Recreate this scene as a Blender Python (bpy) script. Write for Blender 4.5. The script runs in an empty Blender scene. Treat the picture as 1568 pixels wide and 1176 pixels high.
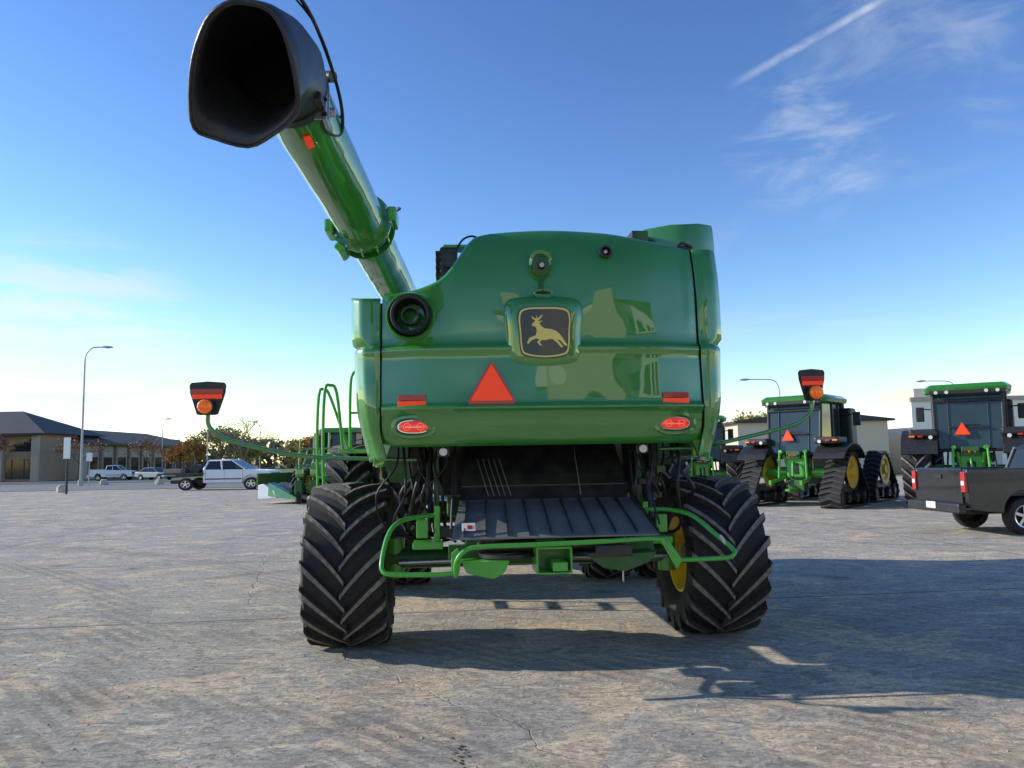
import bpy, math, random
from mathutils import Vector, Matrix
random.seed(7)
Rd=math.radians
scene=bpy.context.scene
scene.view_settings.view_transform='Standard'
scene.view_settings.look='None'
scene.view_settings.exposure=0
COL=scene.collection

# ------------------------------------------------------------------ materials
def mat(name,col,rough=.5,metal=0,coat=0,var=.12,scale=4,bump=0,bscale=60,emit=0,dust=0,dcol=(.35,.30,.24),cior=1.5,bdist=.02):
    m=bpy.data.materials.new(name); m.use_nodes=True
    nt=m.node_tree; N=nt.nodes; L=nt.links
    b=N['Principled BSDF']
    tc=N.new('ShaderNodeTexCoord')
    nz=N.new('ShaderNodeTexNoise'); nz.inputs['Scale'].default_value=scale; nz.inputs['Detail'].default_value=5
    L.new(tc.outputs['Object'],nz.inputs['Vector'])
    mx=N.new('ShaderNodeMix'); mx.data_type='RGBA'
    mx.inputs[6].default_value=(*[c*(1-var) for c in col],1)
    mx.inputs[7].default_value=(*[min(1,c*(1+var)) for c in col],1)
    L.new(nz.outputs['Fac'],mx.inputs[0])
    out=mx.outputs[2]
    if dust>0:
        n2=N.new('ShaderNodeTexNoise'); n2.inputs['Scale'].default_value=scale*2.3; n2.inputs['Detail'].default_value=8
        L.new(tc.outputs['Object'],n2.inputs['Vector'])
        mr=N.new('ShaderNodeMapRange'); mr.inputs[1].default_value=.4; mr.inputs[2].default_value=.75; mr.inputs[4].default_value=dust
        L.new(n2.outputs['Fac'],mr.inputs[0])
        m2=N.new('ShaderNodeMix'); m2.data_type='RGBA'; m2.inputs[7].default_value=(*dcol,1)
        L.new(mr.outputs[0],m2.inputs[0]); L.new(out,m2.inputs[6]); out=m2.outputs[2]
    L.new(out,b.inputs['Base Color'])
    b.inputs['Roughness'].default_value=rough
    b.inputs['Metallic'].default_value=metal
    b.inputs['Coat Weight'].default_value=coat
    b.inputs['Coat Roughness'].default_value=.025
    b.inputs['Coat IOR'].default_value=cior
    if emit:
        b.inputs['Emission Color'].default_value=(*col,1); b.inputs['Emission Strength'].default_value=emit
    if bump:
        n3=N.new('ShaderNodeTexNoise'); n3.inputs['Scale'].default_value=bscale; n3.inputs['Detail'].default_value=4 if bscale>4 else 1
        L.new(tc.outputs['Object'],n3.inputs['Vector'])
        bp=N.new('ShaderNodeBump'); bp.inputs['Strength'].default_value=bump; bp.inputs['Distance'].default_value=bdist
        L.new(n3.outputs['Fac'],bp.inputs['Height']); L.new(bp.outputs[0],b.inputs['Normal'])
        if coat: L.new(bp.outputs[0],b.inputs['Coat Normal'])
    return m
GREEN=mat('green_paint',(.026,.205,.010),.42,0,1,.05,1.5,.6,1.6,cior=1.8,bdist=.055)
GREEN2=mat('green_frame_paint',(.06,.36,.03),.35,0,.5,.12,4,dust=.10)
DGREEN=mat('dark_green_paint',(.014,.09,.011),.5,0,.1,.2,4,dust=.1)
YEL=mat('yellow_paint',(.85,.55,.02),.4,0,.3,.1,4,dust=.15)
BLACK=mat('black_plastic',(.016,.016,.018),.45,0,0,.25,6,.1,90,dust=.06)
BLKPIPE=mat('black_pipe',(.006,.006,.006),.5)
BLKMET=mat('black_metal_sheet',(.018,.021,.024),.38,.3,0,.3,3,.1,8,dust=.12)
RUB=mat('tyre_rubber',(.012,.012,.012),.75,0,0,.25,8,.25,80,dust=.13,dcol=(.09,.08,.065))
LUG=mat('tyre_lug_rubber',(.028,.026,.025),.7,0,0,.3,10,.25,80,dust=.35,dcol=(.13,.11,.09))
LUGTOP=mat('tyre_lug_worn_sunlit_face',(.14,.12,.10),.75,0,0,.3,10,.25,80,dust=.8,dcol=(.32,.27,.21))  # worn, dusty lug tops; sunlight on them painted in as a lighter colour
SPOUT=mat('rubber_spout',(.022,.024,.029),.42,0,0,.25,5,.45,9)
HOSE=mat('hose_rubber',(.010,.010,.010),.5)
STEEL=mat('bare_steel',(.45,.45,.45),.35,.9,0,.2,10)
DECK=mat('grey_deck_sheet',(.19,.195,.195),.35,.15,0,.35,4,.08,20,dust=.3)
ORANGE=mat('fluorescent_orange',(1,.06,.010),.5,0,0,.04,3,emit=.25)
DRED=mat('dark_red_border',(.45,.02,.015),.4,0,.4,.1)
REDL=mat('tail_lamp_red_lens',(.85,.02,.010),.15,0,1,.55,60,emit=.45)
AMBER=mat('amber_lens',(1,.17,.008),.2,0,.8,.35,40,emit=.2)
LAMPRING=mat('lamp_ring_lens',(1,.20,.09),.2,0,.8,.3,40,emit=.5)
LOGOY=mat('badge_yellow',(.75,.58,.12),.4,0,.3,.05)
LOGOB=mat('badge_black',(.03,.028,.02),.35,0,.4,.1)
WHITE=mat('white_paint',(.75,.76,.78),.35,0,.5,.05,2,dust=.08)
SILV=mat('silver_paint',(.35,.38,.42),.3,.4,.6,.08,2)
BLKPAINT=mat('black_car_paint',(.010,.010,.012),.3,0,.8,.15,3,dust=.04)
GLASS=mat('dark_glass',(.02,.026,.03),.06,0,0,.2,2)
CABG=mat('cab_glass',(.03,.045,.047),.05,0,0,.5,1.2)
CHROME=mat('chrome_trim',(.6,.6,.62),.2,1)
LABEL=mat('white_label',(.7,.66,.62),.5)
CONC2=mat('kerb_concrete',(.42,.40,.37),.85,0,0,.15,3,.2,20)
POLE=mat('galvanised_pole',(.36,.37,.38),.5,.5)
ROOF=mat('dark_shingle_roof',(.05,.052,.06),.8,0,0,.2,.6,.3,5)
BRICK=mat('tan_brick_wall',(.34,.24,.17),.85,0,0,.2,1.5,.3,8)
STONE=mat('beige_stucco',(.45,.38,.30),.85,0,0,.1,.5,.15,6)
WARE=mat('white_metal_wall',(.80,.76,.68),.6,0,0,.06,.3,.05,4)
WARE2=mat('tan_metal_wall',(.60,.51,.39),.6,0,0,.08,.3)
DOORM=mat('grey_roller_door',(.45,.45,.44),.6,0,0,.06)
BARK=mat('tree_bark',(.16,.125,.10),.9,0,0,.25,5)

# ------------------------------------------------------------------ mesh helpers
def empty(name,loc=(0,0,0),rz=0,rot=None):
    e=bpy.data.objects.new(name,None); COL.objects.link(e)
    e.location=loc; e.rotation_euler=rot if rot else (0,0,rz); e.empty_display_size=.3
    return e
def mk(name,v,f,m,parent=None,smooth=False,bevel=0,seg=2,solid=0,fix=True,ang=None):
    me=bpy.data.meshes.new(name); me.from_pydata([tuple(p) for p in v],[],f)
    if fix:
        import bmesh
        bm=bmesh.new(); bm.from_mesh(me); bmesh.ops.recalc_face_normals(bm,faces=bm.faces); bm.to_mesh(me); bm.free()
    me.update()
    o=bpy.data.objects.new(name,me); COL.objects.link(o)
    me.materials.append(m)
    if smooth:
        for p in me.polygons: p.use_smooth=True
        if ang: me.set_sharp_from_angle(angle=Rd(ang))
    if parent: o.parent=parent
    if solid:
        s=o.modifiers.new('s','SOLIDIFY'); s.thickness=solid; s.offset=0
    if bevel:
        b=o.modifiers.new('b','BEVEL'); b.width=bevel; b.segments=seg; b.limit_method='ANGLE'; b.angle_limit=Rd(35)
    return o
def box(name,c,s,m,parent=None,bevel=.008,rot=(0,0,0)):
    hx,hy,hz=s[0]/2,s[1]/2,s[2]/2
    v=[(x,y,z) for x in(-hx,hx) for y in(-hy,hy) for z in(-hz,hz)]
    f=[(0,1,3,2),(4,6,7,5),(0,4,5,1),(2,3,7,6),(0,2,6,4),(1,5,7,3)]
    o=mk(name,v,f,m,parent,bevel=min(bevel,min(s)*.3) if bevel else 0); o.location=c; o.rotation_euler=rot
    return o
def prism(name,pts,axis,a0,a1,m,parent=None,bevel=.01):
    def T(p,a):
        return (a,p[0],p[1]) if axis=='x' else ((p[0],a,p[1]) if axis=='y' else (p[0],p[1],a))
    n=len(pts); v=[T(p,a0) for p in pts]+[T(p,a1) for p in pts]
    f=[tuple(range(n)),tuple(range(2*n-1,n-1,-1))]+[(i,(i+1)%n,n+(i+1)%n,n+i) for i in range(n)]
    return mk(name,v,f,m,parent,bevel=bevel)
def cat(pts,k=6,closed=False):
    P=[Vector(p) for p in pts]; n=len(P); out=[]
    rng=range(n if closed else n-1)
    for i in rng:
        if closed: a,b,c,d=P[i-1],P[i],P[(i+1)%n],P[(i+2)%n]
        else:
            b,c=P[i],P[i+1]; a=P[i-1] if i>0 else b*2-c; d=P[i+2] if i+2<n else c*2-b
        for j in range(k):
            t=j/k
            out.append(.5*((2*b)+(c-a)*t+(2*a-5*b+4*c-d)*t*t+(3*b-a-3*c+d)*t**3))
    if not closed: out.append(P[-1])
    return out
def tube(name,pts,r,m,parent=None,n=8,k=5,smooth=True):
    P=cat(pts,k) if k>1 else [Vector(p) for p in pts]
    v=[];f=[]
    up=Vector((0,0,1)); prev=None
    for i,p in enumerate(P):
        t=(P[min(i+1,len(P)-1)]-P[max(i-1,0)]).normalized()
        if prev is None:
            a=t.cross(up) if abs(t.dot(up))<.95 else t.cross(Vector((1,0,0)))
        else:
            a=prev-t*prev.dot(t)
        a.normalize(); prev=a; b=t.cross(a)
        rr=r[min(i*len(r)//len(P),len(r)-1)] if isinstance(r,(list,tuple)) else r
        for j in range(n):
            th=2*math.pi*j/n
            v.append(p+a*math.cos(th)*rr+b*math.sin(th)*rr)
    for i in range(len(P)-1):
        for j in range(n):
            f.append((i*n+j,i*n+(j+1)%n,(i+1)*n+(j+1)%n,(i+1)*n+j))
    f.append(tuple(range(n))[::-1]); f.append(tuple(range((len(P)-1)*n,len(P)*n)))
    return mk(name,v,f,m,parent,smooth=smooth,ang=60)
def rod(name,a,b,r,m,parent=None,n=12): return tube(name,[a,b],r,m,parent,n,1)
def revolve(name,prof,c,axis,m,parent=None,n=40,ang=35):
    v=[];f=[];k=len(prof)
    for i in range(n):
        th=2*math.pi*i/n
        for (a,r) in prof:
            p=(a,r*math.sin(th),r*math.cos(th))
            if axis=='y': p=(p[1],p[0],p[2])
            if axis=='z': p=(p[1],p[2],p[0])
            v.append((p[0]+c[0],p[1]+c[1],p[2]+c[2]))
    for i in range(n):
        for j in range(k-1):
            f.append((i*k+j,i*k+j+1,((i+1)%n)*k+j+1,((i+1)%n)*k+j))
    return mk(name,v,f,m,parent,smooth=True,ang=ang)
def loft(name,rings,m,parent=None,smooth=True,cap=False,ang=40,solid=0,bevel=0):
    n=len(rings[0]); v=[p for r in rings for p in r]; f=[]
    for i in range(len(rings)-1):
        for j in range(n): f.append((i*n+j,i*n+(j+1)%n,(i+1)*n+(j+1)%n,(i+1)*n+j))
    if cap: f.append(tuple(range(n))[::-1]); f.append(tuple(range((len(rings)-1)*n,len(rings)*n)))
    return mk(name,v,f,m,parent,smooth=smooth,ang=ang,solid=solid,bevel=bevel)
def grid(name,rows,m,parent=None,solid=0,ang=None,smooth=True):
    k=len(rows[0]); v=[p for r in rows for p in r]; f=[]
    for i in range(len(rows)-1):
        for j in range(k-1): f.append((i*k+j,i*k+j+1,(i+1)*k+j+1,(i+1)*k+j))
    return mk(name,v,f,m,parent,smooth=smooth,solid=solid,ang=ang)
def lerp(pts,x):
    if x<=pts[0][0]: return pts[0][1]
    for (a,b),(c,d) in zip(pts,pts[1:]):
        if x<=c:
            t=(x-a)/(c-a); return b+(d-b)*t
    return pts[-1][1]
def slerp_pts(pts,x):
    P=cat([(a,b,0) for a,b in pts],8); return lerp([(p.x,p.y) for p in P],x)

# ------------------------------------------------------------------ wheels
def ag_wheel(pre,parent,c,R,W,rimR,nl=19,lug=.05,dish=0,lugs=True):
    def base(x):
        t=abs(x)/(W/2)
        return R-lug-.035*t*t*(R/.78)-(.05 if t>.93 else 0)*(t-.93)/.07
    H=R-rimR
    prof=[(-W*.36,rimR),(-W*.45,rimR+.15*H),(-W*.5,rimR+.42*H),(-W*.495,rimR+.68*H),(-W*.46,base(W*.46))]
    prof+=[(x*W/2,base(x*W/2)) for x in(-.8,-.5,-.2,.2,.5,.8)]
    prof+=[(-a,b) for a,b in prof[:5]][::-1]
    revolve(pre+'_tyre',prof,c,'x',RUB,parent,56)
    if lugs:
        v=[];f=[];v2=[];f2=[]
        sp=2*math.pi/nl; w=.027*R/.78+.005
        for side in(-1,1):
            for i in range(nl):
                a0=i*sp+(sp/2 if side>0 else 0)
                st=len(v); s2=len(v2)
                S=[-.05,.15,.35,.55,.75,.93,1.0,1.02]
                for k,s in enumerate(S):
                    x=side*s*W/2
                    a=a0+(.40/R)*(max(s,0)**.85 if s>0 else s)
                    rt=R-.03*min(1,s*s)
                    rb=rt-lug-.02
                    if k==6: rt-=.02; 
                    if k==7: rt-=.11; rb=rt-.03; a+=.02
                    ww=w*(1+.45*max(s,0))
                    for (da,r) in((-ww*1.15/R,rb),(-ww*.8/R,rt),(ww*.8/R,rt),(ww*1.15/R,rb)):
                        v.append((c[0]+x,c[1]+r*math.sin(a+da),c[2]+r*math.cos(a+da)))
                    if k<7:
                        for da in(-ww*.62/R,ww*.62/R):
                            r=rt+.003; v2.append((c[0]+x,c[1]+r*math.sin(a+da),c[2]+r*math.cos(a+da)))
                for k in range(len(S)-1):
                    for q in range(3):
                        f.append((st+k*4+q,st+k*4+q+1,st+(k+1)*4+q+1,st+(k+1)*4+q))
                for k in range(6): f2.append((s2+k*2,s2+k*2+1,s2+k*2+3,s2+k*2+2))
                f.append((st,st+1,st+2,st+3)); e=st+(len(S)-1)*4; f.append((e+3,e+2,e+1,e))
        mk(pre+'_tread_lugs',v,f,LUG,parent)
        mk(pre+'_lug_worn_sunlit_faces',v2,f2,LUGTOP,parent,fix=False)
    d=dish
    prof=[(-W*.40,rimR+.012),(-W*.40,rimR-.01),(-W*.34,rimR-.035),(-W*.2,rimR-.07),(d-.02,rimR-.09),(d,rimR-.16),(d+.0,rimR*.45),(d-.03,rimR*.4),(d-.03,.001)]
    prof2=[(W*.40,rimR+.012),(W*.40,rimR-.01),(W*.34,rimR-.035),(W*.2,rimR-.07),(d+.02,rimR-.09)]
    revolve(pre+'_rim',prof,c,'x',YEL,parent,36)
    revolve(pre+'_rim_barrel',prof2,c,'x',YEL,parent,36)
    for sg in(-1,1):
        rod(pre+'_hub',(c[0]+d,c[1],c[2]),(c[0]+d+sg*.12,c[1],c[2]),rimR*.28,YEL if sg>0 else DGREEN,parent,20)
    for i in range(10):
        t=i*math.pi/5
        rod(pre+'_bolt',(c[0]+d-.05,c[1]+rimR*.36*math.sin(t),c[2]+rimR*.36*math.cos(t)),(c[0]+d+.05,c[1]+rimR*.36*math.sin(t),c[2]+rimR*.36*math.cos(t)),.016,STEEL,parent,6)

# ================================================================== COMBINE
YAW=Rd(4.5)
comb=empty('combine_harvester',(.285,6.4,0),YAW)
def L(X,Y,Z):
    dX,dY=X-.285,Y-6.4; c,s=math.cos(YAW),math.sin(YAW)
    return Vector((dX*c+dY*s,-dX*s+dY*c,Z))
TOP=[(-1.37,3.16),(-1.15,3.18),(-1.02,3.21),(-.87,3.28),(-.75,3.42),(-.64,3.60),(-.54,3.69),(-.31,3.735),(.13,3.76),(.61,3.73),(.95,3.66),(1.37,3.60)]
def hood_y(x,z,zt=0):
    side=.05*(x/1.37)**2+.09*max(0,(abs(x)-.92)/.45)**1.5
    base=[(1.86,.15),(1.89,.10),(2.0,.05),(2.12,.022),(2.15,-.006),(2.17,-.030),(2.19,-.020),(2.205,.022),(2.25,.03),(2.5,.045),(2.62,.055),(2.665,.040),(2.69,.042),(2.72,.085),(2.76,.095),(2.9,.098),(3.1,.108),(3.3,.128),(3.45,.16),(3.6,.215),(3.7,.27),(3.8,.35)]
    up=max(0,min(1,(z-2.78)/.25))*max(0,min(1,(3.6-z)/.2))
    bul=.014*up*(math.cos((abs(x)-.62)*5.2) if abs(x)<1.3 else 0)
    return lerp(base,z)+side-bul
rows=[]
NX=80
xs=[-1.37+2.74*i/NX for i in range(NX+1)]
zt_s=[slerp_pts(TOP,x) for x in xs]
low=[1.86,1.875,1.89,1.94,2.0,2.06,2.12,2.15,2.16,2.17,2.18,2.19,2.205,2.225,2.25,2.35,2.5,2.58,2.62,2.645,2.665,2.69,2.705,2.72,2.74,2.76]
for z in low: rows.append([(x,hood_y(x,z,0),z) for x in xs])
for t in [.08,.18,.3,.42,.54,.66,.78,.88,.95]:
    rows.append([(x,hood_y(x,2.76+t*(zt-2.76),zt),2.76+t*(zt-2.76)) for x,zt in zip(xs,zt_s)])
for dy,dz in((.0,0),(.02,.018),(.06,.03),(.14,.03),(.5,.0),(1.1,-.05)):
    rows.append([(x,hood_y(x,zt,zt)+dy,zt+dz-.01) for x,zt in zip(xs,zt_s)])
grid('rear_hood',rows,GREEN,comb)
grid('hood_lower_lip',[[(x,hood_y(x,1.86,0),1.86) for x in xs],[(x,hood_y(x,1.86,0)+.12,1.875) for x in xs],[(x,hood_y(x,1.86,0)+.14,1.95) for x in xs]],DGREEN,comb)
def side_panel(name,sg,top0,top1):
    def px(z):
        return lerp([(1.74,-.11),(1.95,-.05),(2.2,.0),(2.6,.02),(2.68,.02),(2.72,.0),(2.76,.05),(3.2,.055),(4,.04)],z)
    curve=[(1.385,.15,0),(1.43,.14,.1),(1.50,.16,.4),(1.555,.23,.8),(1.59,.34,1),(1.60,.6,1),(1.60,1.4,1),(1.60,2.6,1)]
    C=[]
    for i in range(len(curve)-1):
        for k in range(4):
            t=k/4; C.append(tuple(curve[i][q]*(1-t)+curve[i+1][q]*t for q in range(3)))
    C.append(curve[-1])
    rows=[]
    zz=[0,.03,.1,.18,.26,.34,.42,.5,.58,.62,.64,.655,.67,.69,.74,.82,.9,.97,1]
    for t in zz:
        r=[]
        for (x,y,w) in C:
            tp=top0+(top1-top0)*min(1,max(0,(y-.13)/.35))
            bt=1.74+.10*max(0,(y-1.6))
            if t<=.67: z=bt+(2.72-bt)*t/.67
            else: z=2.72+(tp-2.72)*(t-.67)/.33
            yy=y+(hood_y(1.37,max(z,1.95))-.155)*max(0,1-(y-.15)/.5)
            wx=min(1,(x-1.385)/.12)
            r.append((sg*(x+px(z)*wx-(.0 if z>1.95 else (1.95-z)*.25*(1-wx))),yy,z))
        rows.append(r)
    grid(name,rows,GREEN,comb,solid=.02,ang=50)
side_panel('left_corner_panel',-1,3.13,3.2)
side_panel('right_corner_panel',1,3.60,3.62)
for sg in(-1,1):
    zs=[1.88,2.1,2.2,2.6,2.72,2.9,3.1]+([3.3,3.58] if sg>0 else [])
    grid('panel_seam',[[(sg*1.35,hood_y(1.37,z)+.03,z),(sg*1.42,hood_y(1.37,z)+.03,z)] for z in zs],BLKPIPE,comb)
for sg in(-1,1):
    prism('corner_lower_return',[(sg*1.30,1.88),(sg*1.36,1.72),(sg*1.45,1.70),(sg*1.42,1.95)],'y',.24,.30,GREEN,comb,.004)
    box('added_sun_blocker',(sg*1.12,1.75,1.72),(.10,1.7,.50),BLACK,comb,.02)  # added dark box, blocks stray sun passing above the tyre
rr=[]
for z,o in((3.3,0),(3.75,0),(3.90,.01),(3.93,.02)):
    rr.append([(1.08,.80+o,z),(1.3,.64+o,z),(1.56,.60+o,z),(1.72-o,.68,z),(1.80-o,.9,z),(1.80-o,2.6,z),(1.08,2.6,z)])
loft('tank_extension_panel',rr,GREEN,comb,smooth=True,cap=True,ang=50)
box('tank_extension_bracket',(1.0,.8,3.74),(.16,.3,.26),DGREEN,comb)
box('tank_bracket_plate',(.93,.72,3.76),(.03,.2,.2),BLACK,comb)
rod('tank_bracket_bolt',(.98,.60,3.66),(1.06,.60,3.66),.025,STEEL,comb)
box('rear_deck_step',(.75,1.2,3.77),(.5,.8,.12),GREEN,comb)
box('beacon_bracket',(1.36,.50,3.64),(.16,.1,.06),BLACK,comb)
tube('beacon_cable',[(1.25,.46,3.62),(1.32,.42,3.68),(1.42,.45,3.66)],.012,HOSE,comb,6)
prism('main_body_shell',[(.38,1.98),(.45,3.05),(1.6,3.15),(1.7,3.5),(5.4,3.72),(5.6,3.2),(5.6,1.5),(2.6,1.5),(1.2,1.9)],'x',-1.5,1.5,GREEN,comb,.03)
prism('engine_cover',[(.6,3.0),(.65,3.55),(2.2,3.6),(2.2,3.0)],'x',-.50,1.3,DGREEN,comb,.03)
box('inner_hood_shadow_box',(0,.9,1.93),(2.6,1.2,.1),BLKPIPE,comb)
loft('cab_glasshouse',[[(-.85,5.7,1.9),(.85,5.7,1.9),(.85,7.4,1.9),(-.85,7.4,1.9)],[(-.8,5.7,3.35),(.8,5.7,3.35),(.8,7.1,3.35),(-.8,7.1,3.35)]],GLASS,comb,False,True)
box('cab_roof',(0,6.5,3.45),(1.8,1.9,.2),GREEN,comb,.06)
prism('feeder_house',[(5.6,1.7),(5.6,1.0),(8.2,.35),(8.2,1.0)],'x',-.7,.7,DGREEN,comb)
box('intake_housing',(-.80,1.0,3.61),(.17,.3,.32),BLACK,comb,.03)
box('intake_frame',(-.70,.95,3.77),(.30,.2,.03),GREEN2,comb)
rod('intake_cap',(-.80,.84,3.62),(-.80,.80,3.62),.07,BLKMET,comb,20)
tube('deck_handrail',[(-.72,.8,3.74),(-.66,.8,3.82),(-.58,.8,3.85),(-.5,.8,3.82)],.01,HOSE,comb,6)
for k in range(4): box('intake_fin',(-.90,.98-.0,3.5+.07*k),(.05,.25,.03),BLKPIPE,comb)

zc=2.955; xc=-1.125
revolve('exhaust_surround',[(.30,.215),(.10,.205),(.075,.195),(.08,.183),(.16,.18)],(xc,0,zc),'y',GREEN,comb,40)
revolve('exhaust_pipe',[(.3,.17),(.03,.165),(.0,.155),(.005,.135),(.10,.12),(.25,.115),(.25,.001)],(xc,0,zc),'y',BLKPIPE,comb,40)
revolve('exhaust_inner_pipe',[(.25,.075),(.06,.075),(.06,.062),(.24,.06),(.24,.001)],(xc,0,zc),'y',BLACK,comb,30)
def shield(w,h,c,y,k=5):
    pts=[(-.5,.34),(-.40,.5),(0,.53),(.40,.5),(.5,.34),(.485,0),(.46,-.36),(.36,-.48),(0,-.53),(-.36,-.48),(-.46,-.36),(-.485,0)]
    return [(c[0]+p.x*w,y,c[1]+p.y*h) for p in cat([(a,b,0) for a,b in pts],k,True)]
BC=(.0,2.80)
loft('badge_surround',[shield(.70,.62,BC,.13),shield(.63,.56,BC,.055),shield(.56,.50,BC,.037),shield(.52,.46,BC,.03)],GREEN,comb,cap=True)
loft('badge_plate',[shield(.455,.42,BC,.033),shield(.45,.415,BC,.022)],LOGOB,comb,cap=True)
o=shield(.435,.40,BC,.019); i_=shield(.41,.375,BC,.019)
n=len(o); mk('badge_border',o+i_,[(k,(k+1)%n,n+(k+1)%n,n+k) for k in range(n)],LOGOY,comb)
S=.43/82
def flat(name,pts,y,m,c=BC,s=S):
    v=[(c[0]+a*s,y,c[1]+b*s) for a,b in pts]
    mk(name,v,[tuple(range(len(v)))],m,comb)
flat('badge_deer_body',[(-21,13),(-15,19),(-10,18),(-6,10),(0,6),(10,5),(18,2),(24,-3),(28,-9),(36,-21),(33,-23),(24,-13),(16,-12),(8,-11),(0,-13),(-8,-12),(-14,-10),(-22,-13),(-27,-19),(-29,-17),(-25,-9),(-15,-5),(-13,2),(-15,9),(-20,10)],.017,LOGOY)
flat('badge_deer_leg_front',[(-9,-11),(-13,-16),(-8,-22),(-5,-21),(-9,-16),(-4,-12)],.0165,LOGOY)
flat('badge_deer_leg_rear',[(18,-11),(24,-17),(29,-24),(26,-25),(20,-18),(13,-12)],.0165,LOGOY)
flat('badge_deer_antler',[(-14,18),(-20,22),(-21,27),(-18,24),(-13,21),(-14,28),(-11,22),(-6,27),(-3,29),(-5,24),(-10,19)],.0165,LOGOY)
flat('badge_deer_ear',[(-10,18),(-3,19),(-8,15)],.0165,LOGOY)
def oval(cx,cz,w,h,y,n=32,p=2.4):
    r=[]
    for k in range(n):
        t=2*math.pi*k/n; c,s=math.cos(t),math.sin(t)
        r.append((cx+w/2*math.copysign(abs(c)**(2/p),c),y,cz+h/2*math.copysign(abs(s)**(2/p),s)))
    return r
loft('camera_recess',[oval(-.01,3.40,.215,.275,.22),oval(-.01,3.40,.205,.265,.118),oval(-.01,3.40,.165,.225,.128),oval(-.01,3.40,.14,.20,.135)],GREEN,comb)
loft('camera_recess_floor',[oval(-.01,3.40,.145,.205,.130),oval(-.01,3.40,.14,.20,.128)],DGREEN,comb,cap=True)
box('rear_view_camera',(-.01,.11,3.39),(.06,.10,.05),BLACK,comb,.01)
rod('camera_lens',(-.01,.07,3.39),(-.01,.05,3.385),.02,STEEL,comb)
loft('hood_latch_grip',[oval(-.0,3.14,.19,.10,.15),oval(-.0,3.14,.17,.08,.070),oval(0,3.14,.15,.06,.075)],GREEN,comb,cap=True)
tube('hood_latch_stem',[(-.01,.13,3.27),(-.01,.10,3.2),(0,.085,3.15)],.02,DGREEN,comb)
loft('hood_latch_slot',[oval(0,3.15,.13,.025,.068),oval(0,3.15,.12,.02,.064)],BLKPIPE,comb,cap=True)
revolve('round_lamp_socket',[(.3,.055),(.140,.055),(.140,.04),(.20,.035),(.20,.001)],(.565,0,3.53),'y',BLACK,comb,24)
revolve('round_lamp_lens',[(.17,.03),(.155,.015),(.153,.001)],(.565,0,3.53),'y',STEEL,comb,24)
def tri(c,w,h,cut,y):
    a=(c[0]-w/2,c[1]-h/2);b=(c[0]+w/2,c[1]-h/2);t=(c[0],c[1]+h/2)
    def ml(p,q,k): return (p[0]+(q[0]-p[0])*k,p[1]+(q[1]-p[1])*k)
    return [(x,y,z) for x,z in(ml(a,b,cut),ml(b,a,cut),ml(b,t,cut),ml(t,b,cut),ml(t,a,cut),ml(a,t,cut))]
def smv(parent,c,w,h,y):
    loft('smv_border',[tri(c,w,h,.07,y+.01),tri(c,w,h,.07,y)],DRED,parent,False,True)
    loft('smv_triangle',[tri((c[0],c[1]-.01*w),w*.82,h*.82,.02,y),tri((c[0],c[1]-.01*w),w*.82,h*.82,.02,y-.004)],ORANGE,parent,False,True)
smv(comb,(-.455,2.385),.43,.37,.0)
for sg in(-1,1):
    x=sg*1.115; y=hood_y(x,2.24,0)-.014
    box('red_reflector',(x,y,2.265),(.235,.012,.045),DRED,comb,.003,(0,0,sg*.14))
    box('orange_reflector',(x,y,2.21),(.235,.012,.055),ORANGE,comb,.003,(0,0,sg*.14))
    x=sg*1.10; y=hood_y(x,2.02,0); cz=2.025
    loft('tail_lamp_bezel',[oval(x,cz,.39,.21,y+.03),oval(x,cz,.37,.19,y-.028),oval(x,cz,.32,.145,y-.030),oval(x,cz,.29,.12,y+.0)],GREEN,comb)
    loft('tail_lamp_housing',[oval(x,cz,.30,.13,y+.005),oval(x,cz,.27,.11,y-.012)],CHROME,comb,cap=True)
    loft('tail_lamp_lens',[oval(x,cz,.25,.098,y-.012),oval(x,cz,.24,.09,y-.024),oval(x,cz,.16,.05,y-.030)],REDL,comb,cap=True)
    for q in(-1,1): revolve('lamp_reflector_ring',[(0,.030),(-.006,.031),(-.006,.027),(0,.026)],(x+q*.055,y-.027,cz),'y',LAMPRING,comb,20)
    box('lamp_filament_bar',(x,y-.031,cz-.004),(.14,.003,.010),LAMPRING,comb,0)

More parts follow.
